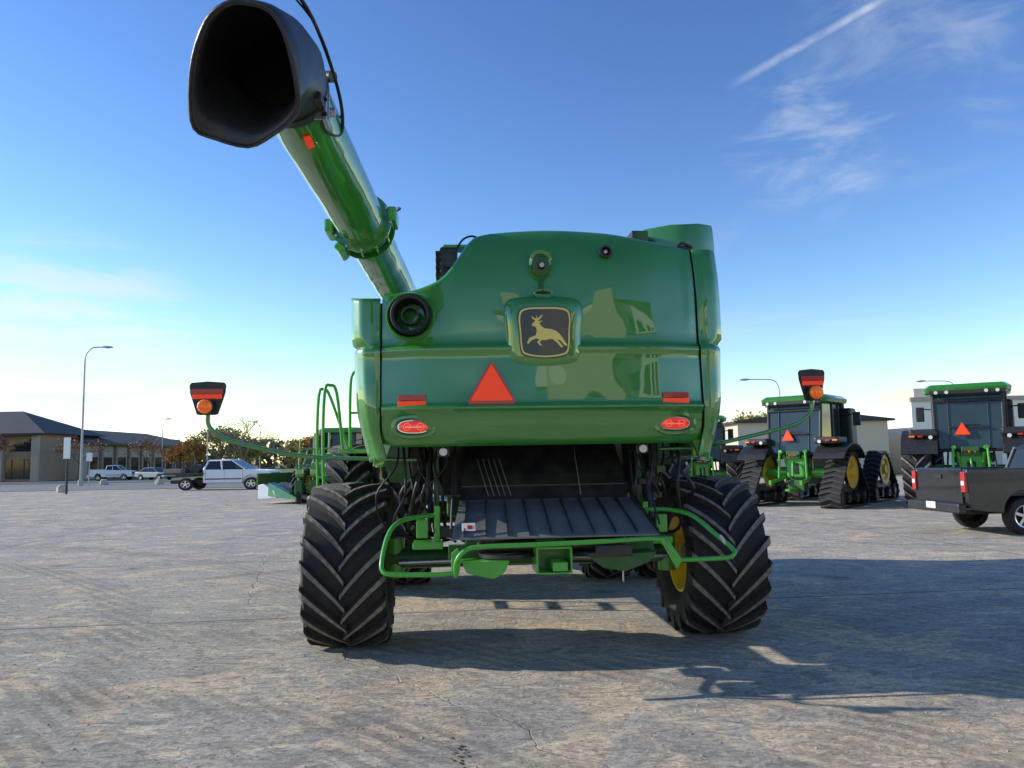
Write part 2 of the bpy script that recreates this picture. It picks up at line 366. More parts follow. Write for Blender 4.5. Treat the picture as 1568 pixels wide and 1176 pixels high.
def wing(sg,ex,ez,w):
    pre='left' if sg<0 else 'right'
    x=ex
    pl=[(-.47,.52),(0,.56),(.47,.52),(.52,.44),(.50,.2),(.30,-.48),(.22,-.5),(-.22,-.5),(-.30,-.48),(-.50,.2),(-.52,.44)]
    h=.26
    prism(pre+'_marker_plate',[(x+a*w,ez+b*h) for a,b in pl],'y',.10,.125,BLACK,comb,.006)
    box(pre+'_marker_red',(x,.094,ez+.062),(w*.90,.008,.042),DRED,comb,.002)
    box(pre+'_marker_orange',(x,.094,ez+.020),(w*.84,.008,.038),ORANGE,comb,.002)
    box(pre+'_marker_black_band',(x,.094,ez-.012),(w*.8,.008,.02),BLACK,comb,.002)
    rod(pre+'_lamp_body',(x,.11,ez-.065),(x,.04,ez-.065),.066,BLACK,comb,24)
    revolve(pre+'_amber_lens',[(.045,.059),(.02,.056),(.0,.038),(-.008,.001)],(x,0,ez-.065),'y',AMBER,comb,28)
    revolve(pre+'_amber_lens_rings',[(.006,.045),(-.006,.040),(.002,.033),(-.01,.026),(-.004,.018)],(x,0,ez-.065),'y',AMBER,comb,28)
    a=[(x,.13,ez-.08),(x-sg*.0,.14,ez-.2),(x-sg*.06,.15,ez-.28),(x-sg*.2,.2,ez-.35),(x-sg*.7,.35,ez-.47),(sg*1.45,.55,ez-.51),(sg*1.1,.6,ez-.52)]
    tube(pre+'_marker_arm',a,.018,GREEN,comb,10)
    rod(pre+'_arm_pivot',(sg*1.42,.55,ez-.58),(sg*1.42,.55,ez-.45),.04,GREEN2,comb)
wing(-1,-2.77,2.275,.28)
wing(1,2.335,2.335,.225)

# ---------- unloading auger
def ax(y,r=0): 
    return Vector((-1.85+.0873*(y+1.51),y,4.22-.0794*(y+1.51)))
CY=1.05
tube('auger_tube',[ax(-1.55),ax(CY)],.237,GREEN,comb,64,1)
tube('auger_tube_inboard',[ax(CY),ax(5.4)],.225,GREEN,comb,64,1)
rod('auger_pivot_elbow',ax(5.4)+Vector((0,0,.2)),ax(5.4)-Vector((0,0,1.0)),.26,GREEN,comb,24)
for yy in(CY-.11,CY,CY+.11):
    d=(ax(yy+.02)-ax(yy-.02)).normalized()
    rod('auger_flange',ax(yy)-d*.01,ax(yy)+d*.01,.295 if yy!=CY else .268,GREEN,comb,48)
for a in range(12):
    t=a*math.pi/6
    p=ax(CY)+Vector((.275*math.cos(t),0,.275*math.sin(t)))
    box('flange_rib',p,(.035,.20,.02),GREEN2,comb,.004,(0,-t,0))
    rod('flange_bolt',p+Vector((0,-.15,0)),p+Vector((0,-.1,0)),.014,STEEL,comb,6)
box('auger_hinge_lug',ax(CY)+Vector((-.30,0,-.04)),(.09,.36,.12),GREEN2,comb,.02)
box('auger_hinge_lug_lower',ax(CY)+Vector((-.20,0,-.25)),(.10,.34,.08),GREEN2,comb,.02,(0,.8,0))
box('auger_latch',ax(CY)+Vector((.29,0,.08)),(.09,.34,.14),GREEN2,comb,.02)
tube('auger_latch_handle',[ax(CY)+Vector((.30,-.1,.1)),ax(CY)+Vector((.36,-.02,.17)),ax(CY)+Vector((.33,.1,.22))],.010,HOSE,comb,6)
op=[(-1.352,3.8,4.12),(-1.2215,3.82,4.08),(-1.158,3.9,3.945),(-1.146,4.05,3.729),(-1.21,4.15,3.665),(-1.35,4.25,3.617),(-1.497,4.3,3.574),(-1.678,4.28,3.616),(-1.7585,4.2,3.64),(-1.742,4.1,3.764),(-1.662,3.95,3.909),(-1.5625,3.85,4.05),(-1.453,3.8,4.108)]
op=cat([L(*p) for p in op],3,True); n=len(op)
t0=ax(-1.38); cen=sum(op,Vector())/n
angs=[]
for p in op:
    d=p-cen; angs.append(math.atan2(d.x,d.z))
def circ(c,r,tilt=0,sx=1): return [c+Vector((math.sin(a)*r*sx,math.cos(a)*r*tilt,math.cos(a)*r)) for a in angs]
r0=circ(t0,.25); r1=circ(t0+Vector((.0,-.22,.02)),.262,-.05); r2=circ(t0+Vector((-.03,-.42,-.03)),.275,-.25)
r3=[a.lerp(b,.62)+Vector((-.01,0,.03)) for a,b in zip(r2,op)]
lip=[p+(p-cen).normalized()*.012 for p in op]
loft('spout_boot',[r0,r1,r2,r3,op],SPOUT,comb,solid=.014,ang=80)
dd=(ax(-1.6)-ax(-1.5)).normalized()
rod('auger_shade_disc',ax(-1.55)+dd*.002,ax(-1.55)+dd*.03,.242,BLKPIPE,comb,40)  # added black disc, stands in for the shade inside the spout
tube('spout_lip',lip+[lip[0]],.011,SPOUT,comb,6,1)
rod('spout_clamp',t0+Vector((0,.05,0)),t0+Vector((0,-.03,0)),.262,BLACK,comb,40)
bp=t0+Vector((.24,.06,-.14))
box('spout_bracket',bp,(.03,.16,.18),STEEL,comb,.006)
for q in(-.05,.05): rod('spout_bracket_hole',bp+Vector((-.0,-.082,q)),bp+Vector((.0,-.075,q)),.018,BLKPIPE,comb)
box('spout_bracket_foot',bp+Vector((-.02,-.06,-.0)),(.10,.012,.16),STEEL,comb,.004)
rod('spout_bracket_pin',bp+Vector((-.03,0,0)),bp+Vector((.06,0,0)),.03,STEEL,comb)
box('spout_bracket_arm',bp+Vector((-.02,-.14,.0)),(.05,.2,.05),BLACK,comb)
tube('auger_hose',[t0+Vector((.1,-.5,.42)),t0+Vector((.2,-.25,.33)),t0+Vector((.27,.1,.18)),t0+Vector((.30,.35,.02)),t0+Vector((.27,.50,-.1)),t0+Vector((.20,.25,-.18)),t0+Vector((.22,.0,-.12))],.013,HOSE,comb,8)
tube('auger_wire',[t0+Vector((.05,-.5,.42)),t0+Vector((.22,-.2,.3)),t0+Vector((.29,.15,.12)),t0+Vector((.29,.4,.0)),t0+Vector((.2,.7,.1))],.007,HOSE,comb,6)
rod('auger_lamp',t0+Vector((.2,.25,.2)),t0+Vector((.26,.2,.18)),.04,BLACK,comb)
box('auger_decal',ax(-1.05)+Vector((.06,0,-.232)),(.05,.30,.004),ORANGE,comb,0,(0,-.26,0))

# ---------- lower rear
grid('spreader_deck',[[(-.72,.62,1.38),(.80,.62,1.38)],[(-.755,.25,1.27),(.835,.25,1.27)],[(-.80,-.15,1.12),(.87,-.15,1.12)]],DECK,comb,solid=.012,smooth=False)
grid('straw_chute_back',[[(-.66,1.0,1.88),(.76,1.0,1.88)],[(-.70,.75,1.6),(.79,.75,1.6)],[(-.72,.62,1.375),(.80,.62,1.375)]],BLKMET,comb,solid=.012,smooth=False)
for k in range(10):
    x=-.66+k*.165; b=x*1.06
    mk('deck_fin',[(x,.60,1.378),(b,-.13,1.122),(b,-.13,1.16),(x,.50,1.41)],[(0,1,2,3)],BLKMET,comb,solid=.006)
for k in range(4):
    x=-.5+k*.34
    rod('chute_brace',(x,.66,1.42),(x+.07,.95,1.8),.012,BLKMET,comb,6)
box('chute_cross_lip',(.04,.70,1.50),(1.5,.03,.03),BLACK,comb,.004)
for k in range(5):
    x=-.12+k*.05
    mk('chute_deflector',[(x-.35,.60,1.42),(x-.34,.60,1.42),(x-.43,.85,1.75),(x-.44,.85,1.75)],[(0,1,2,3)],DECK,comb,solid=.004)
prism('chute_divider',[(.93,1.85),(.90,1.80),(.60,1.42),(.66,1.40)],'x',.36,.37,DECK,comb,0)
for sg,x in((-1,-.76),(1,.85)):
    prism('chute_side_plate',[(1.05,1.88),(.75,1.88),(.60,1.42),(.70,1.34)],'x',x-.008,x+.008,BLKMET,comb,0)
    tube('chute_edge_rod',[(x,.5,1.86),(x+sg*.02,.2,1.55),(x+sg*.04,-.1,1.2)],.010,HOSE,comb,6)
box('warning_label',(-.66,-.02,1.205),(.11,.004,.09),LABEL,comb,0,(-.9,0,0))
box('warning_label_mark',(-.65,-.026,1.205),(.04,.004,.04),DRED,comb,0,(-.9,0,0))
RB=[(-.79,.45,.98),(-.78,.0,.86),(-.765,-.2,.85),(-.765,-.24,.95),(-.70,-.25,1.04),(-.58,-.25,1.07),(-.2,-.25,1.075),(.3,-.25,1.085),(.80,-.25,1.10),(.88,-.25,1.06),(.99,-.24,.94),(1.0,-.2,.90)]
tube('guard_rail_main',RB,.019,GREEN2,comb,10,6)
tube('guard_rail_left',[(-.95,.5,1.27),(-1.14,.35,1.26),(-1.25,.15,1.23),(-1.31,.0,1.14),(-1.34,-.15,.98),(-1.33,-.2,.90),(-1.25,-.22,.875),(-.95,-.22,.865),(-.765,-.2,.87)],.019,GREEN2,comb,10,6)
tube('guard_rail_right',[(.85,.5,1.28),(1.1,.4,1.28),(1.25,.2,1.24),(1.38,.0,1.1),(1.47,-.15,.99),(1.45,-.2,.945),(1.36,-.22,.93),(1.1,-.22,.925),(.99,-.22,.925)],.019,GREEN2,comb,10,6)
prism('rail_gusset',[(.86,1.08),(.92,1.08),(1.02,.93),(.98,.86),(.93,.95)],'y',-.26,-.22,GREEN2,comb,.004)
prism('rail_gusset_left',[(-.80,1.02),(-.75,1.06),(-.72,1.0),(-.74,.86),(-.80,.84)],'y',-.20,-.16,GREEN2,comb,.004)
box('rail_reflector',(1.41,-.10,1.06),(.015,.05,.08),LABEL,comb,.002,(.6,-.5,0))
for nm,c,s in(('hitch_top',(.01,-.02,1.04),(.28,.36,.015)),('hitch_bottom',(.01,-.02,.845),(.24,.36,.015)),('hitch_left',(-.125,-.02,.94),(.016,.36,.2)),('hitch_right',(.145,-.02,.94),(.016,.36,.2)),('hitch_back',(.01,.12,.94),(.26,.012,.2))):
    box(nm,c,s,GREEN2,comb,.003)
box('hitch_drawbar',(.05,-.12,.90),(.12,.25,.07),GREEN2,comb)
prism('left_rear_bracket',[(-.72,.94),(-.34,.95),(-.38,.86),(-.47,.81),(-.68,.86)],'y',-.18,.1,GREEN2,comb,.005)
prism('right_rear_bracket',[(.30,.96),(.86,.98),(.80,.90),(.60,.83),(.42,.86)],'y',-.10,.15,DGREEN,comb,.005)
box('right_bracket_recess',(.50,-.13,1.0),(.30,.02,.09),BLACK,comb)
box('rear_cross_beam',(.05,.3,.97),(1.75,.12,.12),DGREEN,comb)
box('rear_cross_beam_upper',(.05,.55,1.12),(1.9,.1,.1),BLACK,comb)
for sg in(-1,1):
    box('frame_rail',(sg*.62,2.3,1.05),(.12,4.2,.16),DGREEN,comb)
    box('spreader_housing',(sg*.38+.04,.25,1.03),(.5,.4,.10),BLACK,comb,.03)
    rod('spreader_disc',(sg*.38+.04,.1,.955),(sg*.38+.04,.1,.985),.24,BLKMET,comb,24)
    box('frame_post',(sg*.93,.75,1.45),(.05,.08,.95),DGREEN,comb)
    box('frame_post_inner',(sg*.92,.50,1.18),(.05,.06,.34),GREEN2,comb)
    box('frame_foot',(sg*1.0,.50,1.02),(.26,.25,.06),GREEN2,comb)
    box('step_bracket',(sg*1.05,.45,1.16),(.10,.05,.16),GREEN2,comb)
    rod('lift_cylinder',(sg*.98,.9,1.82),(sg*1.0,.6,1.2),.03,BLACK,comb)
    box('lamp_bracket',(sg*.86+.0,.30,1.82),(.11,.05,.09),BLACK,comb,.01)
    rod('work_lamp',(sg*.86,.26,1.82),(sg*.86,.235,1.815),.034,LABEL,comb,16)
for k in range(18):
    sg=-1 if k<11 else 1
    x=sg*random.uniform(.85,1.3); y=random.uniform(.5,1.0)
    x2=x+random.uniform(-.15,.15)
    tube('hydraulic_hose',[(x,y,1.95),(x+random.uniform(-.1,.1),y-.08,1.7),(x2+random.uniform(-.12,.12),y-.12,1.45),(x2,y+.1,random.uniform(1.0,1.3)),(x2*.8,y+.3,1.0)],random.choice([.009,.012,.016]),HOSE,comb,6)
for k in range(10):
    sg=random.choice([-1,1])
    box('valve_fitting',(sg*random.uniform(.9,1.25),random.uniform(.6,.95),random.uniform(1.35,1.85)),(.08,.07,.06),random.choice([BLACK,BLACK,DGREEN]),comb,.006)
tube('tail_cable',[(-.60,.55,1.15),(-.45,.3,.92),(-.2,.35,.90),(.1,.4,.86),(.5,.3,.85),(.6,.1,.80)],.008,HOSE,comb,6)
rod('safety_chain',(.62,.1,.72),(.62,.1,.86),.008,STEEL,comb)
rod('rear_axle',(-1.4,1.4,.80),(1.4,1.4,.80),.10,DGREEN,comb,16)
box('axle_center',(0,1.4,.86),(1.1,.3,.26),DGREEN,comb,.03)
for sg in(-1,1):
    rod('steering_knuckle',(sg*1.35,1.4,.62),(sg*1.35,1.4,1.0),.09,GREEN2,comb)
    rod('tie_rod',(sg*.3,1.15,.80),(sg*1.3,1.2,.78),.025,STEEL,comb)
    ag_wheel('rear_wheel',comb,(sg*1.765,1.4,.77),.775,.75,.36,19,.05,dish=-.12*sg)
    ag_wheel('front_wheel_inner',comb,(sg*1.42,5.0,1.0),1.0,.62,.5,22,.05,dish=.0)
    ag_wheel('front_wheel_outer',comb,(sg*2.2,5.0,1.0),1.0,.62,.5,22,.05,dish=.0)
rod('front_axle',(-2.2,5.0,1.0),(2.2,5.0,1.0),.16,DGREEN,comb)
box('lower_chassis',(0,4.0,1.5),(1.7,3.6,.75),DGREEN,comb,.04)
box('fuel_tank',(0,2.2,1.62),(1.9,1.1,.5),BLACK,comb,.06)
prism('feed_chute_under',[(1.06,1.9),(1.02,1.45),(2.4,1.1),(3.5,1.1),(3.5,1.9)],'x',-.70,.76,BLKPIPE,comb,0)
for dx in(0,.55):
    tube('ladder_rail',[(-2.35-dx*.3,3.4+dx,1.0),(-2.38-dx*.3,3.4+dx,2.0),(-2.36-dx*.3,3.4+dx,2.62),(-2.3-dx*.3,3.42+dx,2.70),(-2.22-dx*.3,3.45+dx,2.6),(-2.15,3.5+dx,1.9)],.02,GREEN2,comb,8)
for k in range(4): box('ladder_step',(-2.4,3.68,1.0+.28*k),(.12,.5,.03),GREEN2,comb)
tube('platform_rail',[(-1.75,4.2,1.9),(-1.78,4.2,2.8),(-1.9,4.2,2.98),(-2.1,4.2,2.95),(-2.15,4.2,2.7),(-2.15,4.2,1.9)],.02,GREEN2,comb,8)
tube('platform_rail_mid',[(-1.78,4.2,2.4),(-2.15,4.2,2.4)],.015,GREEN2,comb,8)
box('platform',(-1.9,4.6,1.88),(.7,1.6,.06),GREEN2,comb)

# ================================================================== TRACTORS
def track(parent,cx,cy,W,pre):
    cs=[(0,1.02,.55),(.95,.30,.28),(-.95,.30,.28)]
    cand=[]
    for (y,z,r) in cs:
        for k in range(48):
            t=2*math.pi*k/48; cand.append((y+r*math.cos(t),z+r*math.sin(t)))
    cand=sorted(set(cand))
    def half(c):
        h=[]
        for p in c:
            while len(h)>=2 and (h[-1][0]-h[-2][0])*(p[1]-h[-2][1])-(h[-1][1]-h[-2][1])*(p[0]-h[-2][0])<=0: h.pop()
            h.append(p)
        return h
    hull=half(cand)[:-1]+half(cand[::-1])[:-1]
    hull=[(cy+a,b) for a,b in hull]
    inner=[(cy+(a-cy)*.94,(b-.6)*.92+.6) for a,b in hull]
    n=len(hull)
    rings=[[(cx-W/2,a,b) for a,b in inner],[(cx-W/2,a,b) for a,b in hull],[(cx+W/2,a,b) for a,b in hull],[(cx+W/2,a,b) for a,b in inner]]
    loft(pre+'_track_belt',rings,RUB,parent,ang=40)
    per=[Vector((a,b)) for a,b in hull]; v=[];f=[]
    d=0
    for i in range(n):
        p,q=per[i],per[(i+1)%n]; seg=(q-p).length
        while d<seg:
            c=p+(q-p)*(d/seg); t=(q-p).normalized(); nn=Vector((t.y,-t.x))
            for sg in(-1,1):
                st=len(v)
                for xx,off in((cx,0),(cx+sg*W/2,.10)):
                    for e,h in((-.035,-.01),(-.03,.045),(.03,.045),(.035,-.01)):
                        P=c+t*(e+off)+nn*h; v.append((xx,P.x,max(P.y,.003)))
                f+= [(st,st+1,st+5,st+4),(st+1,st+2,st+6,st+5),(st+2,st+3,st+7,st+6),(st,st+3,st+2,st+1),(st+4,st+5,st+6,st+7)]
            d+=.19
        d-=seg
    mk(pre+'_track_lugs',v,f,LUG,parent)
    revolve(pre+'_drive_wheel',[(-W*.42,.49),(-W*.42,.36),(-W*.3,.3),(-W*.3,.16),(-W*.5,.14),(-W*.5,.001)],(cx,cy,1.02),'x',YEL,parent,32)
    revolve(pre+'_drive_wheel_out',[(W*.42,.49),(W*.42,.36),(W*.3,.3),(W*.3,.16),(W*.5,.14),(W*.5,.001)],(cx,cy,1.02),'x',YEL,parent,32)
    for yy,r in((.95,.24),(-.95,.24),(.35,.16),(-.35,.16)):
        revolve(pre+'_idler',[(-W*.44,.001),(-W*.44,r*.5),(-W*.36,r*.6),(-W*.42,r),(W*.42,r),(W*.36,r*.6),(W*.44,r*.5),(W*.44,.001)],(cx,cy+yy,.30),'x',BLACK,parent,24)
    box(pre+'_track_frame',(cx,cy,.5),(W*.5,1.6,.3),BLACK,parent)
def tractor(loc,rz,tracks=False,sc=1.0):
    T=empty('farm_tractor',loc,rz); T.scale=(sc,sc,sc)
    if tracks:
        for sg in(-1,1):
            track(T,sg*1.25,0,.6,'rear'); 
            track(T,sg*1.2,3.3,.5,'front')
    else:
        for sg in(-1,1):
            ag_wheel('rear_wheel',T,(sg*1.25,0,1.0),1.0,.7,.52,20,.05,dish=.08*sg)
            ag_wheel('front_wheel',T,(sg*1.1,3.0,.78),.78,.55,.38,18,.045,dish=.08*sg)
    rod('rear_axle_housing',(-1.25,0,1.0),(1.25,0,1.0),.16,GREEN2,T)
    box('transmission',(0,.9,1.05),(.7,2.4,.8),DGREEN,T,.05)
    rr=[[(sx*w,y,z) for sx,z in((-1,1.2),(1,1.2),(1,zt-.2),(.7,zt),(-.7,zt),(-1,zt-.2))] for y,w,zt in((1.4,.5,2.15),(2.8,.48,2.05),(4.0,.42,1.9),(4.3,.34,1.75))]
    loft('engine_hood',rr,GREEN,T,cap=True,ang=30)
    b=[(-.78,-.45,1.55),(.78,-.45,1.55),(.85,.4,1.45),(.7,1.35,1.55),(-.7,1.35,1.55),(-.85,.4,1.45)]
    t=[(-.80,-.3,3.05),(.80,-.3,3.05),(.86,.4,3.05),(.74,1.25,3.05),(-.74,1.25,3.05),(-.86,.4,3.05)]
    loft('cab_glass',[b,t],CABG,T,False,True)
    for p,q in zip(b,t):
        tube('cab_pillar',[Vector(p)*1.0,Vector(q)],.045,BLACK,T,6,1)
    for k in range(6):
        tube('cab_sill',[b[k],b[(k+1)%6]],.05,BLACK,T,6,1)
    tube('cab_header',[(-.8,-.34,2.86),(.8,-.34,2.86)],.05,BLACK,T,6,1)
    for q in(-.45,.45): tube('rear_window_frame',[(q,-.46,1.6),(q*1.02,-.33,2.95)],.014,BLACK,T,6,1)
    rr=[]
    for z,o in((3.03,.0),(3.08,.10),(3.2,.12),(3.30,.0)):
        rr.append([(x*(.9+o),y+(o if y>0 else -o),z) for x,y in((-1,-.2),(-.9,-.42),(.9,-.42),(1,-.2),(1,1.2),(.8,1.45),(-.8,1.45),(-1,1.2))])
    loft('cab_roof',rr,GREEN,T,cap=True,ang=25)
    box('roof_lamp_bar',(0,-.55,3.08),(1.75,.08,.10),BLACK,T,.01)
    for x in(-.7,-.45,.45,.7): rod('work_lamp',(x,-.58,3.08),(x,-.61,3.08),.045,LABEL,T,12)
    box('seat_back',(.05,-.37,1.95),(.42,.04,.55),BLKPIPE,T,.02)
    box('rear_window_wiper_box',(0,-.46,2.15),(.9,.04,.04),BLACK,T)
    for sg in(-1,1):
        R0=1.12 if not tracks else 1.05
        zc_=1.0
        outer=[(R0*math.cos(a),zc_+(R0*math.sin(a) if not tracks else .78*math.sin(a)+.08)) for a in [Rd(25+13*k) for k in range(11)]]
        inner=[(p[0]*.95,zc_+(p[1]-zc_)*.94) for p in outer][::-1]
        a_,b_=sorted((sg*.72,sg*1.6))
        prism('fender',outer+inner,'x',a_,b_,BLACK,T,.01)
        box('fender_top',(sg*1.05,-.35,1.93 if tracks else 2.02),(.7,.8,.20),BLACK,T,.06)
        box('fender_lamp',(sg*1.32,-.77,1.93),(.14,.06,.05),AMBER,T,.01)
        box('fender_lamp_red',(sg*1.12,-.77,1.93),(.12,.06,.05),DRED,T,.01)
        rod('fender_work_lamp',(sg*.88,-.74,1.90),(sg*.88,-.80,1.90),.05,LABEL,T,12)
        tube('mirror_arm',[(sg*.75,1.3,2.7),(sg*1.15,1.4,2.75)],.02,BLACK,T,6,1)
        box('mirror',(sg*1.25,1.4,2.6),(.22,.08,.42),BLACK,T,.03)
        tube('lift_arm',[(sg*.32,-.1,.9),(sg*.42,-.6,.8),(sg*.46,-1.1,.72)],.05,GREEN2,T,8)
        tube('rocker_arm',[(sg*.28,-.15,1.6),(sg*.38,-.6,1.62)],.06,GREEN2,T,8)
        rod('lift_link',(sg*.39,-.6,1.6),(sg*.42,-.65,.85),.035,GREEN2,T)
        rod('lift_cylinder',(sg*.2,-.2,.8),(sg*.3,-.5,1.5),.05,GREEN2,T)
        box('hook_end',(sg*.46,-1.15,.72),(.08,.14,.14),GREEN2,T)
        rod('hitch_hose',(sg*.5,-.3,1.7),(sg*.55,-.45,1.1),.025,HOSE,T,8)
    box('hitch_casting',(0,-.25,1.2),(.55,.4,.7),GREEN2,T,.06)
    box('hitch_casting_slot',(0,-.46,1.1),(.2,.02,.3),BLKPIPE,T,.01)
    box('remote_valve_bank',(0,-.5,1.52),(.42,.14,.24),DGREEN,T,.02)
    for k in range(6): rod('coupler',(-.16+.065*k,-.56,1.52),(-.16+.065*k,-.63,1.5),.022,random.choice([STEEL,ORANGE,BLACK]),T,8)
    tube('top_link',[(0,-.45,1.25),(0,-.6,1.3),(.02,-.7,.9)],.035,GREEN2,T,8)
    box('drawbar',(0,-.6,.5),(.14,1.0,.07),GREEN2,T)
    box('drawbar_support',(0,-.3,.6),(.5,.3,.35),DGREEN,T,.03)
    smv(T,(-.15,2.12),.40,.36,-.52)
    rod('exhaust_stack',(.72,1.6,1.9),(.72,1.6,3.15),.10,BLACK,T,16)
    box('aftertreatment',(.80,1.75,2.35),(.5,.55,1.2),BLACK,T,.08)
    return T
tractor((9.75,26.4,0),Rd(-42),True,1.12)
tractor((13.9,23.6,0),Rd(-32),False,1.14)
tractor((7.5,31,0),Rd(-12),False,1.0)
tractor((-7.9,37,0),Rd(176),False,1.0)

# ================================================================== VEHICLES
def arch(cx,r,z0,n=10):
    return [(cx-r*math.cos(math.pi*k/n),z0+ r*math.sin(math.pi*k/n)) for k in range(n+1)]
def roadwheel(P,c,sg,R=.38,alloy=CHROME):
    revolve('tyre',[(-.11,R*.62),(-.125,R*.8),(-.11,R*.96),(-.07,R),(.07,R),(.11,R*.96),(.125,R*.8),(.11,R*.62)],c,'y',RUB,P,32)
    s=sg
    revolve('wheel_rim',[(s*.10,R*.64),(s*.105,R*.60),(s*.05,R*.54),(s*.03,R*.2),(s*.06,R*.15),(s*.06,.001)],c,'y',BLACK,P,28)
    for k in range(5):
        t=2*math.pi*k/5+.3
        box('wheel_spoke',(c[0]+R*.36*math.cos(t),c[1]+s*.085,c[2]+R*.36*math.sin(t)),(R*.56,.03,R*.17),alloy,P,.006,(0,-t,0))
    revolve('wheel_outer_ring',[(s*.09,R*.64),(s*.108,R*.62),(s*.10,R*.55),(s*.07,R*.54)],c,'y',alloy,P,28)
    revolve('wheel_cap',[(s*.09,R*.14),(s*.108,R*.10),(s*.108,.001)],c,'y',alloy,P,16)
def pickup(name,loc,rz,paint,flat=False,sc=(1,1,1)):
    P=empty(name,loc,rz); P.scale=sc
    z0=.45; rw,fw=1.22,4.62
    bot=[(.05,z0+.1)]+arch(rw,.46,z0)+arch(fw,.46,z0)+[(5.5,z0),(5.62,.55)]
    front=[(5.66,.75),(5.62,1.02),(5.5,1.12),(4.25,1.24)]
    for sg in(-1,1):
        if flat:
            pts=[(2.15,z0)]+arch(fw,.46,z0)+[(5.5,z0),(5.62,.55)]+front+[(2.15,1.26)]
        else:
            pts=bot+front+[(4.2,1.26),(2.12,1.30),(2.08,1.37),(.03,1.37),(.0,1.3)]
        a,b=sorted((sg*.80,sg*.97))
        prism('body_side',pts,'y',a,b,paint,P,.02)
        box('door_handle',(3.0,sg*.98,1.1),(.18,.03,.035),BLACK if paint!=WHITE else CHROME,P,.005)
        for xx in(2.28,3.25,4.2): box('door_gap',(xx,sg*.971,.9),(.012,.006,.66),BLKPIPE,P,0)
        box('side_moulding',(3.2,sg*.975,.68),(1.9,.02,.07),BLACK,P,.004)
        box('side_mirror',(4.0,sg*1.08,1.38),(.12,.2,.2),BLACK,P,.03)
        box('headlamp',(5.5,sg*.78,.98),(.2,.3,.2),CHROME,P,.02)
        for xx in(rw,fw): roadwheel(P,(xx,sg*.84,.38),sg)
        if not flat:
            box('tail_lamp',(.0,sg*.89,1.10),(.07,.14,.42),DRED,P,.012)
            box('tail_lamp_clear',(-.036,sg*.89,1.08),(.012,.10,.09),LABEL,P,.003)
    core=[(2.1,.5),(5.5,.5),(5.55,1.0),(5.45,1.16),(4.25,1.27),(2.1,1.27)]
    prism('body_core',core,'y',-.80,.80,paint,P,.01)
    box('grille',(5.60,0,.9),(.08,1.2,.26),BLACK,P,.02)
    box('front_bumper',(5.68,0,.58),(.16,1.9,.22),CHROME,P,.03)
    box('underbody',(2.7,0,.52),(4.8,1.2,.2),BLKPIPE,P)
    if flat:
        box('flat_bed',(1.0,0,1.02),(2.4,2.1,.10),BLACK,P)
        box('headache_rack',(2.12,0,1.5),(.06,1.7,.75),BLACK,P)
        box('tool_box',(1.1,.7,1.25),(1.3,.5,.36),BLKMET,P,.02)
        box('tool_box',(.5,-.6,1.2),(.9,.6,.28),BRICK,P,.02)
        rod('spare_reel',(1.5,-.5,1.3),(1.5,.1,1.3),.28,BLACK,P,20)
        box('mud_guard',(1.2,.86,.9),(1.0,.3,.06),BLACK,P)
        box('mud_guard',(1.2,-.86,.9),(1.0,.3,.06),BLACK,P)
        box('crane_post',(.3,.2,1.45),(.12,.12,.8),BLACK,P)
    else:
        box('bed_floor',(1.05,0,.82),(2.05,1.62,.06),BLACK,P)
        prism('tailgate',[(.0,.62),(.0,1.36),(.04,1.385),(.09,1.36),(.09,.62)],'y',-.795,.795,paint,P,.008)
        box('tailgate_panel_line',(-.003,0,.98),(.006,1.3,.012),BLKPIPE,P,0)
        box('tailgate_handle',(-.01,0,1.2),(.03,.28,.09),BLACK,P,.006)
        box('bed_front_wall',(2.06,0,1.1),(.06,1.6,.5),paint,P)
        box('rear_bumper',(-.10,0,.56),(.18,1.88,.2),BLACK if paint!=WHITE else CHROME,P,.03)
        box('licence_plate',(-.20,0,.60),(.012,.34,.14),LABEL,P,.003)
    g0=[(2.15,-.88,1.25),(4.3,-.86,1.25),(4.3,.86,1.25),(2.15,.88,1.25)]
    g1=[(2.3,-.70,1.78),(3.55,-.70,1.80),(3.55,.70,1.80),(2.3,.70,1.78)]
    loft('cab_windows',[g0,g1],GLASS,P,False,True)
    rr=[[(2.26,-.72,1.77),(3.6,-.72,1.79),(3.6,.72,1.79),(2.26,.72,1.77)],[(2.35,-.62,1.86),(3.45,-.62,1.88),(3.45,.62,1.88),(2.35,.62,1.86)]]
    loft('cab_roof',rr,paint,P,False,True,bevel=.03)
    for sg in(-1,1):
        tube('pillar_rear',[(2.17,sg*.875,1.25),(2.31,sg*.70,1.79)],.06,paint,P,6,1)
        tube('pillar_mid',[(3.1,sg*.872,1.25),(3.0,sg*.71,1.79)],.045,paint,P,6,1)
        tube('pillar_front',[(4.28,sg*.85,1.25),(3.56,sg*.70,1.80)],.04,paint,P,6,1)
    return P
pickup('black_pickup_truck',(9.25,17.0,0),Rd(3),BLKPAINT)
pickup('white_pickup_truck',(-49.3,91,0),Rd(5),WHITE,sc=(.85,.95,.95))
pickup('white_flatbed_truck',(-23.4,53,0),Rd(-4),WHITE,True,(1.32,1.1,1.08))
